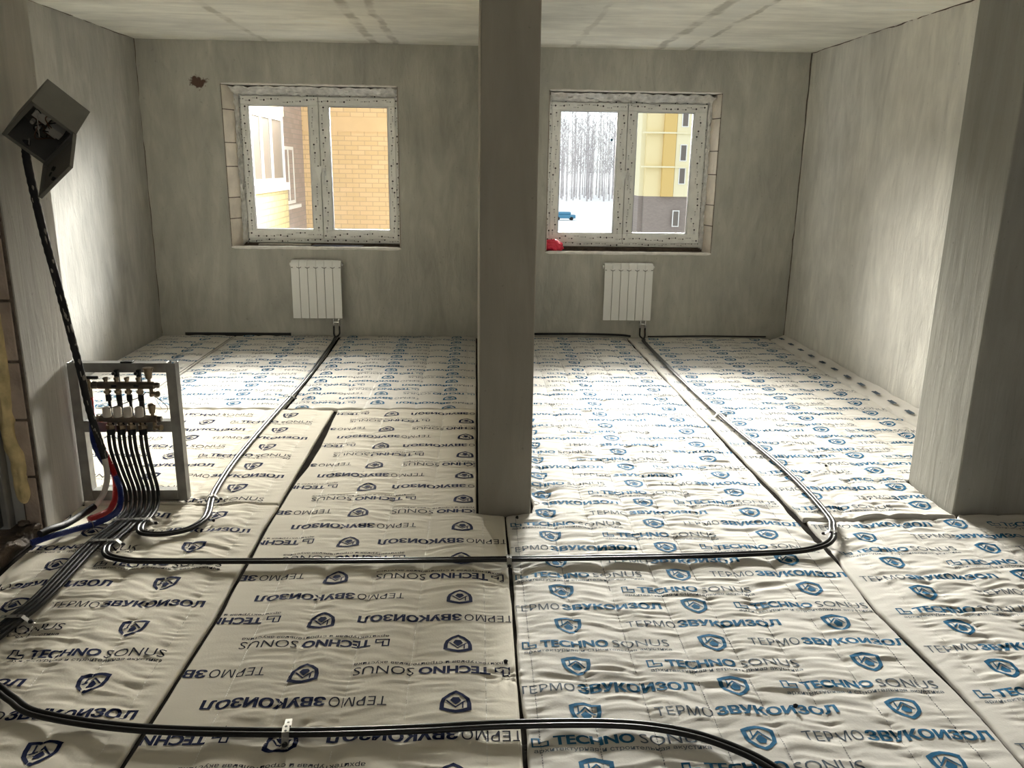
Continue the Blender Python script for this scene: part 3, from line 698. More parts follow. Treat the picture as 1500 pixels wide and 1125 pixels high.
# ------------------------------------------------------------------ pipes
RP = .0085
def offset_path(c, off):
    P = spline(c, 10); out = []
    for i, p in enumerate(P):
        t = P[min(i+1, len(P)-1)] - P[max(i-1, 0)]; n = Vector((t.y, -t.x, 0))
        n = n.normalized() if n.length > 1e-6 else Vector((1, 0, 0)); out.append(p + n*off)
    return out
zp = .0105
def P3(l, z=zp): return [(x, y, z) for x, y in l]
paths = {
 'p1': P3([(-1.548, 3.60), (-1.545, 3.555), (-1.520, 3.50), (-1.46, 3.478), (-1.39, 3.485), (-1.32, 3.53), (-1.283, 3.62), (-1.288, 3.72), (-1.322, 3.88), (-1.345, 4.10), (-1.362, 4.5), (-1.354, 5.3), (-1.328, 6.3), (-1.342, 7.5), (-1.358, 7.85)]),
 'p2': P3([(-1.590, 3.60), (-1.607, 3.40), (-1.608, 3.34), (-1.575, 3.275), (-1.50, 3.235), (-1.37, 3.215), (-.86, 3.209), (0, 3.211), (.9, 3.23), (1.375, 3.262), (1.55, 3.312), (1.64, 3.39), (1.69, 3.50), (1.735, 3.675), (1.750, 4.28), (1.688, 5.25), (1.648, 6.46), (1.636, 7.65), (1.655, 7.85)]),
 'p3': P3([(-1.632, 3.60), (-1.662, 3.36), (-1.657, 3.1), (-1.655, 2.9), (-1.672, 2.75), (-1.69, 2.60), (-1.675, 2.50), (-1.62, 2.42), (-1.54, 2.36), (-1.45, 2.29), (-1.325, 2.213), (-1.0, 2.14), (-.56, 2.112), (-.2, 2.117), (.11, 2.133), (.43, 2.128), (.63, 2.085), (.77, 2.005), (.86, 1.91), (.93, 1.78), (.965, 1.6), (.97, 1.0), (.97, .5)]),
 'p4': P3([(-1.674, 3.60), (-1.702, 3.36), (-1.695, 3.1), (-1.692, 2.9), (-1.710, 2.75), (-1.74, 2.5), (-1.76, 2.2), (-1.77, 1.5), (-1.77, .5)])}
OUTX = {'p4': -1.765, 'p3': -1.715, 'p2': -1.666, 'p1': -1.612}
def riser(key, k):
    # from the manifold outlet down to the floor run; k 0 = front tube (lower bar), 1 = rear tube (upper bar)
    ox = OUTX[key] + (-.0095 if k == 0 else .0095)
    oy = 3.845 + .0095*k
    fx, fy, _ = paths[key][0]
    off = .0095*(1 if k else -1)
    # at the floor start the run heads -y: its right-hand normal points to -x
    x1 = fx + off
    return [(ox, oy, .36), (ox+.003, oy, .28), (ox+(x1-ox)*.30, oy-.004, .17), (ox+(x1-ox)*.62, oy-.020, .085), (ox+(x1-ox)*.85, oy-.070, .032), (x1, oy-.15, zp+.002)]
PLAB = {('p1', 0): 'dark grey pipe running to the left radiator, outer of the pair', ('p1', 1): 'dark grey pipe running to the left radiator, inner of the pair',
        ('p2', 0): 'dark grey pipe crossing the floor to the right radiator, outer and nearer of the pair', ('p2', 1): 'dark grey pipe crossing the floor to the right radiator, inner and farther of the pair',
        ('p3', 0): 'dark grey pipe curving along the bottom of the picture, outer and nearer of the pair', ('p3', 1): 'dark grey pipe curving along the bottom of the picture, inner and farther of the pair',
        ('p4', 0): 'leftmost dark grey pipe of the bundle under the manifold, leaving the picture at left', ('p4', 1): 'second pipe from the left in the bundle under the manifold, leaving at left'}
ENDS = {'p1': (-1.386, -1.333), 'p2': (1.634, 1.685)}
for key in paths:
    for k in (0, 1):
        off = -.0095 if k else .0095
        run = offset_path(paths[key], off)
        rs = riser(key, k)
        pts = rs + [tuple(p) for p in run[3:]]
        # keep the sampling even: resample riser with spline, the run is already dense
        head = spline(rs + [tuple(run[3])], 8)
        body = run[4:]
        if key in ENDS:
            ex = ENDS[key][k]
            tail = spline([tuple(body[-1]), (body[-1].x*.4+ex*.6, 7.905, zp+.004), (ex, 7.945, .03), (ex, 7.955, .075), (ex, 7.955, .105)], 8)[1:]
        else: tail = []
        o = MB().tube(head+body+tail, RP, 24).build('heating_pipe', PIPE, smooth=True, angle=80)
        tag(o, PLAB[(key, k)], 'pipe', 'heating pipes laid on the mats')

# perforated steel straps over the pipes
def strap(cx, cy, direction, width, label, h=.023, tailf=.05, lift=0.0):
    """band across the pipes: direction = unit vector across them"""
    a = Vector((direction[0], direction[1], 0)).normalized(); b_ = Vector((-a.y, a.x, 0)); c = Vector((cx, cy, 0))
    root = empty('pipe_strap', (cx, cy, 0), label, 'pipe strap', 'steel straps over the pipes')
    hw = .0105; w = width/2
    prof = [(-w-tailf, -.004), (-w-.018, -.001), (-w-.006, h*.55), (-w+.004, h), (w-.004, h), (w+.006, h*.55), (w+.018, -.001), (w+tailf*.6, -.004)]
    vs = []; fs = []
    for (s_, z) in prof:
        for sg in (-1, 1):
            for dz in (0, .0012): vs.append(c + a*s_ + b_*hw*sg + Vector((0, 0, z+lift+dz)))
    for i in range(len(prof)-1):
        k = i*4; n = k+4
        fs += [(k+1, k+3, n+3, n+1), (k, n, n+2, k+2), (k, k+1, n+1, n), (k+2, n+2, n+3, k+3)]
    fs += [(0, 2, 3, 1), tuple(len(vs)-4+q for q in (0, 1, 3, 2))]
    mb = MB().add(vs, fs)
    n_ = max(2, int(width/.03))
    for i in range(n_): 
        p = c + a*(-w+width*(i+.5)/n_); mb.cyl((p.x, p.y, h+lift+.0012), (p.x, p.y, h+lift+.0018), .0042, 10, m=1)
    for s_ in (-w-tailf*.7, w+tailf*.42):
        p = c + a*s_; mb.cyl((p.x, p.y, -.002+lift), (p.x, p.y, -.0012+lift), .0042, 10, m=1)
    mb.build('band', [STRAP, BLACKP], root)
    p = c + a*(w+.022)
    MB().lathe((p.x, p.y, -.004+lift), (0, 0, 1), [(0, .0085), (.006, .009), (.010, .006), (.011, .003)], 12).build('anchor', BLACKP, root, smooth=True)
strap(-1.612, 3.615, (1, .05), .18, 'long perforated strap across all the pipes just below the manifold')
strap(-1.645, 3.395, (1, .04), .125, 'perforated strap across six pipes where one pair turns to the right')
strap(-1.70, 2.76, (1, .02), .085, 'perforated strap across four pipes at the left edge of the picture')
strap(-.560, 2.112, (.12, -1), .040, 'bent perforated strap on the nearest pipe run at the bottom', tailf=.06)
strap(.147, 3.211, (0, -1), .040, 'perforated strap on the crossing pipe run below the central wall end')
strap(1.672, 3.45, (-1, .55), .040, 'perforated strap at the sharp bend of the pipes at right')
strap(-1.325, 3.90, (1, .15), .040, 'perforated strap on the pipe pair right of the metal frame')
strap(-1.340, 5.75, (1, .02), .040, 'perforated strap on the left radiator pipes at the cross seam')
strap(1.683, 5.33, (1, .12), .040, 'perforated strap on the right radiator pipes halfway to the window')

# ------------------------------------------------------------------ radiators
def make_radiator(x0, label, valve):
    z0, z1, yb, yf = .176, .738, D-.018, D-.098; n = 6; w = .08
    r = empty('radiator', (x0+.24, D-.05, z0), label, 'radiator', 'white sectional radiators under the windows')
    for i in range(n):
        a, b_ = x0+i*w+.0022, x0+(i+1)*w-.0022; mb = MB()
        mb.box(a, b_, yf, yf+.006, z0, z1-.075)                                    # flat front panel
        mb.box((a+b_)/2-.011, (a+b_)/2+.011, yf+.006, yb, z0+.02, z1-.03)           # water way
        mb.box(a+.012, b_-.012, yf+.006, yb-.02, z0+.01, z0+.05)
        # curved hood: front rises and rolls to the back, split by a slot on both sides
        prof = [(yf, z1-.075), (yf-.001, z1-.062), (yf+.002, z1-.034), (yf+.012, z1-.012), (yf+.026, z1-.002), (yb, z1), (yb, z1-.012), (yf+.028, z1-.014), (yf+.014, z1-.03), (yf+.008, z1-.075)]
        hx0, hx1 = a-.0015, b_+.0015
        vs = [(hx0, y, z) for y, z in prof] + [(hx1, y, z) for y, z in prof]; m_ = len(prof)
        fs = [(k, k+m_, (k+1) % m_+m_, (k+1) % m_) for k in range(m_)] + [tuple(range(m_)), tuple(range(2*m_-1, m_-1, -1))]
        mb.add(vs, fs)
        mb.build('section', RADW, r, bevel=.002)
    for i in range(n+1):
        mb = MB(); x = x0+i*w; ww = .022
        a, b_ = max(x-ww, x0+.003), min(x+ww, x0+n*w-.003)
        vs = []
        for k in range(7):
            t = k/6; xx = a+(b_-a)*t; dz = -.010*sin(pi*t) if 0 < i < n else -.004
            vs += [(xx, yf-.0022, z1-.058+dz), (xx, yf-.0022, z1-.0645+dz)]
        mb.add(vs, [(2*k, 2*k+1, 2*k+3, 2*k+2) for k in range(6)])
        mb.build('air_slot', SLOT, r)
    MB().cyl((x0+n*w, D-.055, z1-.04), (x0+n*w+.014, D-.055, z1-.04), .016, 16).cyl((x0+n*w+.012, D-.055, z1-.04), (x0+n*w+.02, D-.055, z1-.04), .008, 6).build('plug', RADW, r, bevel=.002)
    MB().cyl((x0-.014, D-.055, z1-.04), (x0, D-.055, z1-.04), .016, 16).build('plug', RADW, r, bevel=.002)
    mb = MB()
    for x in (x0+.05, x0+n*w-.05): MB().box(x-.012, x+.012, D-.03, D, z1-.08, z1-.05).build('wall_bracket', ALU, r)
    a, b_ = valve; y = 7.955; mb = MB()
    for x in (a, b_): mb.lathe((x, y, .105), (0, 0, 1), [(0, .009), (.008, .012), (.02, .012), (.022, .008), (.05, .008), (.052, .012), (.072, .011)], 12)
    mb.cyl((a, y, .142), (b_, y, .142), .007, 10)
    v = mb.build('valve', CHROME, r, smooth=True)
    return r
make_radiator(-1.779, 'white six-section radiator under the left window', ENDS['p1'])
make_radiator(1.258, 'white six-section radiator under the right window', ENDS['p2'])

# ------------------------------------------------------------------ metal frame and manifold
FX0, FX1, FZ, FY = -1.958, -1.447, .705, 3.900
fr = empty('cabinet_frame', ((FX0+FX1)/2, FY, 0), 'open galvanised steel profile frame standing beside the left wall', 'metal frame')
t, dp = .046, .052
def channel(mb, x0, x1, z0, z1, vert):
    mb.box(x0, x1, FY, FY+.0025, z0, z1)
    if vert: mb.box(x0, x0+.0025, FY, FY+dp, z0, z1); mb.box(x1-.0025, x1, FY, FY+dp, z0, z1); mb.box(x0, x0+.012, FY+dp-.0025, FY+dp, z0, z1); mb.box(x1-.012, x1, FY+dp-.0025, FY+dp, z0, z1)
    else: mb.box(x0, x1, FY, FY+dp, z0, z0+.0025); mb.box(x0, x1, FY, FY+dp, z1-.0025, z1); mb.box(x0, x1, FY+dp-.0025, FY+dp, z0, z0+.012); mb.box(x0, x1, FY+dp-.0025, FY+dp, z1-.012, z1)
    return mb
channel(MB(), FX0, FX0+t, -.006, FZ, True).build('upright', ALU, fr, bevel=.001)
channel(MB(), FX1-t, FX1, -.006, FZ, True).build('upright', ALU, fr, bevel=.001)
channel(MB(), FX0+t, FX1-t, FZ-t, FZ, False).build('top_rail', ALU, fr, bevel=.001)
channel(MB(), FX0+t, FX1-t, .357, .413, False).build('middle_rail', ALU, fr, bevel=.001)
channel(MB(), FX0+t, FX1-t, -.004, .050, False).build('bottom_rail', ALU, fr, bevel=.001)
tag(MB().box(-1.705, -1.650, FY-.002, FY+.03, FZ+.001, FZ+.008).build('clip', BLACKP, fr, bevel=.002), 'black clip')

mf = empty('manifold', (-1.69, 3.86, .43), 'heating manifold of two steel bars with four outlets and white caps on the metal frame', 'manifold')
OUT = [OUTX[k] for k in ('p4', 'p3', 'p2', 'p1')]
MY = 3.862
for (z, xa, xb, nm) in ((.606, -1.805, -1.535, 'upper_bar'), (.437, -1.815, -1.538, 'lower_bar')):
    mb = MB().lathe((xa, MY, z), (1, 0, 0), [(0, .013), (.004, .0185), (xb-xa-.004, .0185), (xb-xa, .014)], 18)
    mb.lathe((xb-.002, MY, z), (1, 0, 0), [(0, .015), (.018, .015), (.020, .012)], 6)
    mb.lathe((xa-.03, MY, z), (1, 0, 0), [(0, .013), (.006, .019), (.024, .019), (.032, .014)], 8)
    mb.build(nm, BARM, mf, smooth=True)
for x in OUT:
    mb = MB().lathe((x, MY, .622), (0, 0, 1), [(0, .010), (.010, .010), (.012, .013), (.022, .013), (.024, .009)], 6); mb.build('lockshield', BRASS, mf, smooth=True)
    mb = MB().lathe((x+.002, MY, .592), (0, 0, -1), [(0, .010), (.010, .010), (.011, .017), (.024, .017), (.026, .011), (.034, .010)], 8); mb.build('union_nut', BRASS, mf, smooth=True)
    MB().lathe((x+.004, MY, .560), (0, 0, -1), [(0, .0125), (.002, .0135), (.030, .0135), (.032, .010)], 12).build('pipe_sleeve', BLACKP, mf, smooth=True)
    MB().cyl((x+.006, MY, .535), (x+.0075, MY+.006, .36), .0075, 10).build('feed_tube', PIPE, mf, smooth=True)
    MB().lathe((x-.002, MY-.022, .455), (0, 0, 1), [(0, .018), (.004, .0195), (.040, .0195), (.048, .016), (.050, .010)], 18).build('white_cap', WHITEP, mf, smooth=True)
    mb = MB().lathe((x-.004, MY-.004, .422), (0, 0, -1), [(0, .012), (.012, .012), (.013, .018), (.034, .018), (.036, .012)], 6).lathe((x+.010, MY, .404), (0, 0, -1), [(0, .010), (.016, .010)], 8); mb.build('union_nut', BRASS, mf, smooth=True)
    MB().lathe((x, MY-.008, .388), (0, 0, -1), [(0, .017), (.003, .0185), (.026, .0185), (.028, .013)], 14).build('pipe_collar', BLACKP, mf, smooth=True)
# air vents and drain cocks at the right end, brackets, shut-off valve at the left end
for z in (.606, .437):
    MB().lathe((-1.562, MY, z+.014), (0, 0, 1), [(0, .008), (.018, .008), (.020, .014), (.050, .019), (.066, .021), (.068, .024), (.074, .024), (.076, .008)] if z > .5 else [(0, .008), (.014, .008), (.016, .013), (.044, .0175), (.058, .0185), (.062, .014), (.066, .006)], 14).build('air_vent', BRASS, mf, smooth=True)
    mb = MB().lathe((-1.556, MY, z-.014), (0, 0, -1), [(0, .009), (.026, .009), (.034, .012), (.042, .008)], 10).cyl((-1.556, MY, z-.038), (-1.525, MY-.012, z-.040), .009, 10); mb.cyl((-1.527, MY-.012, z-.04), (-1.519, MY-.015, z-.04), .015, 10)
    mb.build('drain_cock', BRASS, mf, smooth=True)
for x in (-1.722, -1.618):
    MB().box(x-.009, x+.009, MY+.016, MY+.037, .41, .675).box(x-.012, x+.012, MY-.020, MY+.02, .600, .612).lathe((x, MY-.002, .665), (0, -1, 0), [(0, .008), (.012, .008)], 8).build('bracket', BLACKP, mf, bevel=.001)
for z in (.606,):
    MB().lathe((-1.865, MY, z), (1, 0, 0), [(0, .014), (.010, .021), (.03, .021), (.036, .014), (.05, .014)], 14).cyl((-1.845, MY, z), (-1.845, MY-.0, z-.065), .012, 12).cyl((-1.845, MY, z+.015), (-1.845, MY, z+.034), .006, 8).build('shut_off_valve', BRASS, mf, smooth=True)
    MB().box(-1.875, -1.80, MY-.007, MY+.007, z+.030, z+.044).build('valve_lever', BLACKP, mf, bevel=.003)
# thin lead wire from the manifold to the seam in the far mats
tag(MB().tube(spline([(-1.78, 3.83, .492), (-1.70, 3.835, .515), (-1.60, 3.84, .555), (-1.56, 3.84, .575), (-1.62, 4.2, .40), (-1.95, 5.0, .13), (-2.30, 5.75, .022), (-2.37, 6.0, .006), (-2.372, 6.4, .004), (-2.368, 7.0, .003), (-2.36, 7.75, .003), (-2.355, 7.9, .003)], 8), .0022, 6).build('thin_wire', BLACKP, smooth=True),
    'thin dark wire running from the manifold back along the left mat seam', 'wire')

# ------------------------------------------------------------------ distribution box on its black conduit, hoses
BXR = Matrix(((.64314843, -.76566268, -.01098931), (.41094459, .33300845, .8486636), (-.64613051, -.55033266, .5288188)))
BXT = Vector((-1.73508888, 3.45006485, 1.8666497)); BW, BH, BD, BA = .189, .2263, .182, -1.3143
def bx(a, b_, c): return BXT + BXR @ Vector((a, b_, c))
def bbox(mb, a0, a1, b0, b1, c0, c1, m=0):
    o = bx(a0, b0, c0); return mb.obox(o, bx(a1, b0, c0)-o, bx(a0, b1, c0)-o, bx(a0, b0, c1)-o, m)
box = empty('junction_box', bx(BW/2, BH, BD/2), 'grey metal electrical box tilted open on top of the black conduit', 'electrical box')
th = .003; mb = MB()
bbox(mb, 0, BW, 0, BH, BD-th, BD); bbox(mb, 0, BW, 0, th, 0, BD); bbox(mb, 0, BW, BH-th, BH, 0, BD); bbox(mb, 0, th, 0, BH, 0, BD); bbox(mb, BW-th, BW, 0, BH, 0, BD)
rim = .016
bbox(mb, 0, BW, 0, rim, 0, th); bbox(mb, 0, BW, BH-rim, BH, 0, th); bbox(mb, 0, rim, 0, BH, 0, th); bbox(mb, BW-rim, BW, 0, BH, 0, th)
mb.build('enclosure', BOXG, box, bevel=.0015)
mb = MB(); bbox(mb, th, BW-th, th, BH-th, BD-th-.003, BD-th-.001); mb.build('back_plate', BOXD, box)
# door leaf swung out on the right-hand edge
o = bx(BW, 0, 0); e = BXR @ Vector((cos(BA), 0, sin(BA))); nrm = BXR @ Vector((sin(BA), 0, -cos(BA)))
e2 = bx(0, 1, 0)-bx(0, 0, 0)
mb = MB(); q = nrm*-.002; mb.obox(o, e*BW, e2*BH, e.cross(e2).normalized()*.002)
rr_ = e.cross(e2).normalized()*-.013
for (s0_, s1_, u0, u1) in ((0, .006, 0, 1), (BW-.006, BW, 0, 1), (0, BW, 0, .006/BH), (0, BW, 1-.006/BH, 1)):
    oo = o + e*s0_ + e2*BH*u0 + rr_; mb.obox(oo, e*(s1_-s0_), e2*BH*(u1-u0), -rr_)
dr = mb.build('door', BOXG, box, bevel=.001)
mb = MB(); pp = o + e*(BW*.86) + e2*(BH*.55) + rr_.normalized()*.002; mb.cyl(pp, pp + rr_.normalized()*.012, .009, 10); mb.build('lock', BLACKP, dr)
mb = MB()
for (a, b_) in ((.35, .72), (.42, .66), (.47, .78)):
    pp = o + e*(BW*a) + e2*(BH*b_) + rr_.normalized()*.0006; mb.cyl(pp, pp+rr_.normalized()*.0008, .011, 9)
mb.build('scuff', BLACKP, dr)
mb = MB(); bbox(mb, .035, .095, .045, .105, .06, .13); bbox(mb, .05, .085, .055, .075, .045, .06); mb.build('breaker', TERMW, box, bevel=.002)
mb = MB(); bbox(mb, .105, .165, .10, .135, .07, .12); bbox(mb, .115, .155, .135, .15, .08, .12); mb.build('terminal_block', TERMW, box, bevel=.003)
rg = np.random.default_rng(9)
for (p, r, m_) in (((.08, .145, .09), .010, TERMW), ((.055, .15, .10), .008, TERMW), ((.125, .06, .10), .006, TERMW)):
    mb = MB(); mb.lathe(bx(*p), BXR @ Vector((0, 0, -1)), [(0, r), (.02, r), (.022, r*.4)], 12); mb.build('wire_cap', m_, box, smooth=True)
for k in range(7):
    a = [(rg.uniform(.03, .16), rg.uniform(.04, .19), .13)] + [(rg.uniform(.03, .15), rg.uniform(.05, .18), rg.uniform(.03, .11)) for _ in range(3)]
    MB().tube(spline([bx(*p) for p in a], 6), .0022, 6).build('wire', [WIREB, BLACKP, WIREB, TERMW][k % 4], box, smooth=True)

# black conduit with dried plaster spots
cpath = spline([tuple(bx(BW*.42, BH-.004, BD*.30)), (-1.860, 3.60, 1.645), (-1.862, 3.63, 1.482), (-1.859, 3.66, 1.314), (-1.846, 3.69, 1.118), (-1.835, 3.72, .913), (-1.822, 3.745, .716), (-1.814, 3.77, .511), (-1.792, 3.79, .335), (-1.780, 3.79, .262)], 10)
cd = empty('conduit', tuple(cpath[-1]), 'black plaster-splashed conduit rising from the manifold to the tilted box', 'conduit')
MB().tube(cpath, .0165, 14, rfun=lambda t: .0165 + .0012*sin(t*260)).build('sleeve', BLACKP, cd, smooth=True)
for k in range(46):
    i = int(len(cpath)*(rg.beta(2.2, 1.2))); i = min(i, len(cpath)-3); p = cpath[i]; t = (cpath[i+1]-cpath[i]).normalized()
    ang = rg.uniform(-2.4, .3); a = Vector((0, -1, 0)); a = (a - t*a.dot(t)).normalized(); b_ = t.cross(a); n = a*cos(ang)+b_*sin(ang)
    c = p + n*.0172; L = rg.uniform(.005, .024); ww = rg.uniform(.003, .008); s2 = t.cross(n)
    pts = [c + t*(L*cos(w)*rg.uniform(.6, 1.1)) + s2*(ww*sin(w)) + n*.0006 - n*(.004*abs(sin(w))) for w in np.linspace(0, 2*pi, 9)[:-1]]
    MB().add([c+n*.0022]+pts, [(0, 1+j, 1+(j+1) % 8) for j in range(8)]).build('plaster_spot', SPLAT, cd)
def corr(path, r, amp, pitch):
    P = [Vector(path[0])]; L = 0
    for p in path[1:]: L += (Vector(p)-P[-1]).length; P.append(Vector(p))
    n = int(L/pitch*4); out = []; seg = [(P[i+1]-P[i]).length for i in range(len(P)-1)]; cum = np.concatenate([[0], np.cumsum(seg)])
    for s_ in np.linspace(0, L, n):
        i = min(np.searchsorted(cum, s_, side='right')-1, len(seg)-1); out.append(P[i].lerp(P[i+1], (s_-cum[i])/max(seg[i], 1e-9)))
    return MB().tube(out, r, 12, rfun=lambda t: r + amp*sin(t*L/pitch*2*pi))
hp = spline([(-1.780, 3.79, .262), (-1.774, 3.785, .191), (-1.781, 3.78, .136), (-1.800, 3.765, .079), (-1.830, 3.735, .036)], 10)
tag(MB().tube(hp, .0135, 12).build('hose', HOSEW, smooth=True), 'pale grey hose coming out of the black conduit in front of the pipes', 'hose')
hp2 = spline([(-1.830, 3.735, .036), (-1.864, 3.65, .022), (-1.881, 3.545, .028), (-1.900, 3.459, .045), (-1.918, 3.405, .048)], 10)
tag(MB().tube(hp2, .0165, 12).build('conduit_end', BLACKP, smooth=True), 'black conduit piece lying on the mat by the left wall', 'conduit')
bl = spline([(-1.850, 3.855, .43), (-1.847, 3.845, .316), (-1.813, 3.835, .235), (-1.764, 3.82, .177), (-1.728, 3.795, .116), (-1.714, 3.765, .062), (-1.716, 3.73, .022), (-1.728, 3.66, .014), (-1.760, 3.595, .014), (-1.822, 3.53, .014), (-1.906, 3.445, .014), (-1.950, 3.385, .014)], 10)
tag(corr(bl, .0135, .0016, .006).build('corrugated_pipe', BLUEP, smooth=True, angle=80), 'blue corrugated pipe curling under the manifold towards the door', 'corrugated pipe')
rd = spline([(-1.845, MY, .545), (-1.840, 3.85, .453), (-1.821, 3.84, .352), (-1.789, 3.83, .258), (-1.755, 3.815, .168), (-1.752, 3.805, .095), (-1.757, 3.785, .040), (-1.764, 3.735, .014), (-1.785, 3.675, .014), (-1.815, 3.635, .014)], 10)
tag(corr(rd, .0135, .0016, .006).build('corrugated_pipe', REDP, smooth=True, angle=80), 'red corrugated pipe curling down from the manifold', 'corrugated pipe')
tie = [(-1.775 + .016*cos(w), 3.57 - .012*cos(w), .016 + .018*sin(w)) for w in np.linspace(0, 2*pi, 17)]
tag(MB().tube(tie, .0022, 6).build('pipe_tie', STRAP, smooth=True), 'thin metal tie around the blue pipe on the mat', 'tie')

# rubble on the threshold
rg = np.random.default_rng(15)
for i, (x, y, r, lab) in enumerate([(-1.985, 3.50, .020, 'brown rubble lump at the foot of the block jamb'), (-2.01, 3.42, .016, 'small rubble lump on the dirty door threshold'), (-1.99, 3.30, .022, 'rubble lump halfway along the dirty threshold'), (-2.005, 3.12, .018, 'rubble lump on the near end of the threshold'), (-2.05, 3.52, .024, 'rubble lump below the yellow foam')]):
    bm = bmesh.new(); bmesh.ops.create_icosphere(bm, subdivisions=2, radius=r)
    for v in bm.verts: v.co *= 1+rg.uniform(-.28, .28); v.co.z *= .6
    me = bpy.data.meshes.new('rubble_lump'); bm.to_mesh(me); bm.free(); me.materials.append(DIRT if i % 2 else MORT)
    o = bpy.data.objects.new('rubble_lump', me); COL.objects.link(o); o.location = (x, y, .035+r*.45); tag(o, lab, 'rubble', 'rubble on the threshold')
for (x, y, lab) in [(.205, 3.66, 'small dark stone chip on the mat below the central wall end'), (-1.24, 3.64, 'small dark chip on the mat inside the pipe loop'), (.105, 2.47, 'tiny dark green chip near the centre seam'), (2.02, 4.36, 'small dark chip on the mat left of the pier'), (1.02, 2.21, 'tiny dark chip on the near wrinkled mat')]:
    bm = bmesh.new(); bmesh.ops.create_icosphere(bm, subdivisions=1, radius=.008)
    for v in bm.verts: v.co *= 1+rg.uniform(-.3, .3)
    me = bpy.data.meshes.new('stone_chip'); bm.to_mesh(me); bm.free(); me.materials.append(BLACKP)
    o = bpy.data.objects.new('stone_chip', me); COL.objects.link(o); o.location = (x, y, .003); tag(o, lab, 'chip', 'small chips on the mats')

# ------------------------------------------------------------------ things on the window sills
def lumpbag():
    bm = bmesh.new(); bmesh.ops.create_icosphere(bm, subdivisions=5, radius=1)
    for v in bm.verts:
        x, y, z = v.co
        n = float(vnoise(np.array(x*2.2+5), np.array(z*2.4+y*1.7)))-.5; n2 = float(vnoise(np.array(x*6+z*3), np.array(y*6+z*4)))-.5
        s_ = 1+.55*n+.22*n2; v.co = (x*s_*.105, y*s_*.055, z*s_*.055)
        if v.co.z < -.045: v.co.z = -.045
        v.co.z += -.28*v.co.x*(v.co.x > 0)
        if v.co.z < -.045: v.co.z = -.045
    me = bpy.data.meshes.new('plastic_bag'); bm.to_mesh(me); bm.free(); me.materials.append(RED)
    me.polygons.foreach_set('use_smooth', [True]*len(me.polygons))
    o = bpy.data.objects.new('plastic_bag', me); COL.objects.link(o); o.location = (.775, D+.085, WINR[2]+.060)
    tag(o, 'crumpled red plastic bag on the right window sill beside the central wall', 'plastic bag')
lumpbag()
tag(MB().cyl((1.318, D+.2055, 1.902), (1.318, D+.2075, 1.902), .0125, 20).build('round_disc', pmat('blue_disc', (.03, .16, .26), .5)), 'blue round sticker on the left pane of the right window', 'disc')  # small flat blue disc on the pane
mb = MB()
mb.add([(-1.60, D+.06, WINL[2]+.020), (-1.12, D+.05, WINL[2]+.018), (-1.10, D+.12, WINL[2]+.024), (-1.58, D+.13, WINL[2]+.026)], [(0, 1, 2, 3)])
o = mb.build('tape_scrap', pmat('dark_blue_film', (.03, .03, .07), .4)); sd = o.modifiers.new('solid', 'SOLIDIFY'); sd.thickness = .004
tag(o, 'dark blue strip of film lying on the left window sill', 'film strip')
o = MB().box(-2.12, -1.62, D+.10, D+.165, WINL[2]+.014, WINL[2]+.030).build('foam_offcut', pmat('pale_lath', (.45, .41, .35), .9, var=.15), bevel=.003)
tag(o, 'pale flat lath lying at the foot of the left window', 'lath')

# ------------------------------------------------------------------ outside
ZG = -8.5
S(MB().box(-60, 160, D+.5, 420, ZG-.5, ZG), 'snow_ground', SNOW)
# courtyard wing on the left
wg = empty('apartment_wing', (-3.4, 17, ZG), 'neighbouring apartment wing of orange and brown brick seen through the left window', 'building')
MB().box(-3.42, .75, 17, 25, ZG, 14).build('orange_wall', BR_OR, wg)
MB().box(-14, -3.42, 13.56, 17.0, ZG, 14).build('brown_wall', BR_BN, wg)
mb = MB().box(-3.40, .74, 16.985, 17.0, 2.24, 2.52); mb.build('lintel_band', pmat('orange_lintel', (.62, .44, .25), .9, var=.06, vscale=3), wg)
def wframe(mb, X, y0, y1, z0, z1, t, posts):
    mb.box(X, X+.05, y0, y1, z0, z0+t); mb.box(X, X+.05, y0, y1, z1-t, z1)
    for y in posts: mb.box(X, X+.05, y-t/2, y+t/2, z0+t, z1-t)
    return mb
wf = MB(); wframe(wf, -3.46, 15.25, 16.05, .90, 1.92, .06, [15.28, 15.60, 16.02]); f = wf.build('window_frame', PVCW, wg); MB().box(-3.455, -3.435, 15.28, 16.02, .93, 1.89).build('glass', FARGL, f)
MB().box(-3.46, -3.34, 15.15, 16.2, .82, .88).build('window_ledge', PVCW, wg)
bc = empty('balcony', (-3.0, 12, 0), 'glazed balcony with yellow brick parapet and white posts outside the left window', 'balcony')
MB().box(-3.6, -3.0, 9.0, 13.55, -3, 1.23).build('parapet', BR_YE, bc)
MB().box(-3.7, -3.0, 9.0, 13.55, 2.33, 5.6).build('upper_panel', OCH, bc)
mb = MB().box(-3.06, -2.96, 9.0, 13.55, 1.225, 1.335); wframe(mb, -3.06, 9.0, 13.5, 1.335, 2.33, .07, [9.6, 10.4, 11.1, 11.62, 12.15, 12.72, 13.47]); mb.build('window_frame', PVCW, bc)
MB().box(-3.05, -3.03, 9.0, 13.5, 1.33, 2.27).build('glass', FARGL, bc)
MB().box(-3.6, -3.06, 13.4, 13.5, 1.2, 2.33).build('end_post', PVCW, bc)
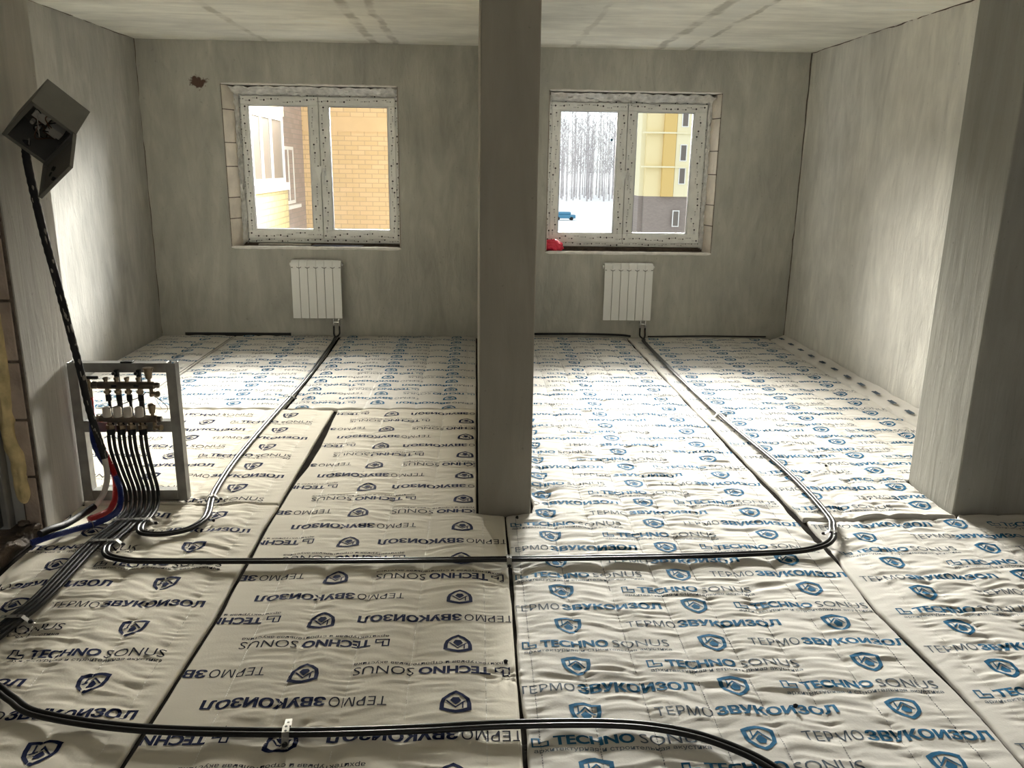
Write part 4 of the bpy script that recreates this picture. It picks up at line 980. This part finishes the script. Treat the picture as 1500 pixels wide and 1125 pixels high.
# far apartment block on the right
fb = empty('apartment_block', (29, 90, ZG), 'far yellow and orange apartment block with brown base seen through the right window', 'building')
MB().box(18.2, 45, 90.4, 104, ZG, -1.4).build('brown_base', BR_BN2, fb)
MB().box(18.2, 45, 90.4, 104, -1.4, 26).build('yellow_wall', YEL, fb)
MB().box(19.95, 21.25, 90.0, 90.4, -1.4, 26).build('orange_panel', ORA, fb)
MB().box(17.7, 18.2, 91.0, 104, -1.4, 26).build('pale_panel', PALE, fb)
MB().box(21.3, 24.0, 90.1, 90.4, -1.4, 26).build('pale_panel', PALE, fb)
MB().box(17.7, 18.2, 91.0, 104, ZG, -1.4).build('brown_base', BR_BN2, fb)
for z in (1.7, 5.2, 8.7, 12.2): MB().box(17.7, 25, 89.9, 90.4, z-.08, z+.08).build('floor_band', PALE, fb)
for z in (-7.5, -4.6, -.5+.4, 2.3, 5.8, 9.3, 12.8):
    x = 21.75 if z > -1 else 21.35
    f = MB().box(x, x+.75, 90.02, 90.12, z, z+1.75).build('window', PVCW, fb); MB().box(x+.1, x+.65, 90.0, 90.03, z+.1, z+1.65).build('pane', FARGL, f)
# car in the snow
cr = empty('car', (17.1, 161, ZG), 'distant blue car parked on the snow beyond the right window', 'car')
CARB = pmat('blue_car_paint', (.06, .22, .36), .3)
MB().box(15.0, 19.2, 160.1, 161.9, ZG+.35, ZG+1.05).build('body', CARB, cr, bevel=.15); MB().box(15.9, 18.3, 160.25, 161.75, ZG+1.0, ZG+1.6).build('cabin', CARB, cr, bevel=.2)
for x in (15.8, 18.4):
    for y in (160.15, 161.65): MB().cyl((x, y-.1, ZG+.34), (x, y+.1, ZG+.34), .34, 14).build('wheel', BLACKP, cr)
# snow heap
def heap(x, y, r, h, label):
    bm = bmesh.new(); bmesh.ops.create_icosphere(bm, subdivisions=4, radius=1)
    for v in bm.verts:
        n = float(vnoise(np.array(v.co.x*3+x), np.array(v.co.y*3+y)))-.5; v.co *= 1+.35*n; v.co = (v.co.x*r, v.co.y*r, max(v.co.z, -.05)*h)
    me = bpy.data.meshes.new('snow_heap'); bm.to_mesh(me); bm.free(); me.materials.append(SNOW); me.polygons.foreach_set('use_smooth', [True]*len(me.polygons))
    o = bpy.data.objects.new('snow_heap', me); COL.objects.link(o); o.location = (x, y, ZG); tag(o, label, 'snow heap')
heap(16.0, 128, 4.2, 1.6, 'snow heap at the bottom of the left pane of the right window')
heap(24.0, 185, 8, 1.6, 'long low snow bank in front of the forest edge')
# bare forest
def tree_mesh(seed, Ht, bark):
    rg = np.random.default_rng(seed); mb = MB(); bend = rg.normal(0, .15, 2)
    trunk = [(bend[0]*(t**2)*2, bend[1]*(t**2)*2, Ht*t) for t in np.linspace(0, 1, 9)]
    r0 = .17+rg.uniform(0, .06); mb.tube(trunk, r0, 6, rfun=lambda t: r0*(1-t)+.03)
    for k in range(34):
        t = rg.uniform(.28, .97); i = int(t*8); p = Vector(trunk[i]).lerp(Vector(trunk[i+1]), t*8-i); a = rg.uniform(0, 2*pi); L = min((1.12-t)*Ht*.2*rg.uniform(.6, 1.1), 2.2)
        d = Vector((cos(a), sin(a), rg.uniform(.7, 1.6))).normalized()
        pts = [p + d*L*s_ + Vector((0, 0, .10*L*s_*s_)) for s_ in (0, .35, .7, 1)]; mb.tube(pts, .06, 4, rfun=lambda s_: .06*(1-s_)+.018)
        for q in range(3):
            b0 = pts[1].lerp(pts[3], rg.uniform(0, .8)); e_ = Vector((rg.normal(), rg.normal(), rg.uniform(.3, 1.6))).normalized()*L*.42
            mb.tube([b0, b0+e_*.5, b0+e_], .03, 3, rfun=lambda s_: .03*(1-s_)+.013)
    me = mb.build('bare_tree', bark, smooth=True); return me
protos = [tree_mesh(100+i, h_, BIRCH if i in (0, 3) else BARK) for i, h_ in enumerate((27, 24, 29, 22, 26))]
TL = ['tall pale bare birch in the winter forest beyond the right window', 'bare grey tree in the winter forest beyond the right window', 'tall bare dark tree in the winter forest beyond the right window',
      'slender pale bare tree in the winter forest beyond the right window', 'bare grey tree with long branches in the winter forest beyond the right window']
rg = np.random.default_rng(77); first = [True]*5
spots = [(x + rg.uniform(-.5, .5) + (2.8 if j % 2 else 0), y + rg.uniform(-.5, .5)) for j, y in enumerate(np.arange(250, 318, 5.6)) for x in np.arange(16, 76, 5.6) if x/y < .285]
for i, (x, y) in enumerate(spots):
    k = int(rg.choice([0, 1, 1, 2, 2, 3, 4, 4]))
    if first[k]: o = protos[k]; first[k] = False
    else: o = protos[k].copy(); COL.objects.link(o)
    o.location = (x, y, ZG-.1); o.rotation_euler = (0, 0, rg.uniform(0, 6.28)); s_ = rg.uniform(.9, 1.1); o.scale = (s_, s_, s_)
    tag(o, TL[k], 'tree', 'bare trees of the forest: kind %s' % ['tall birch', 'grey', 'dark', 'slender pale', 'long-branched'][k])
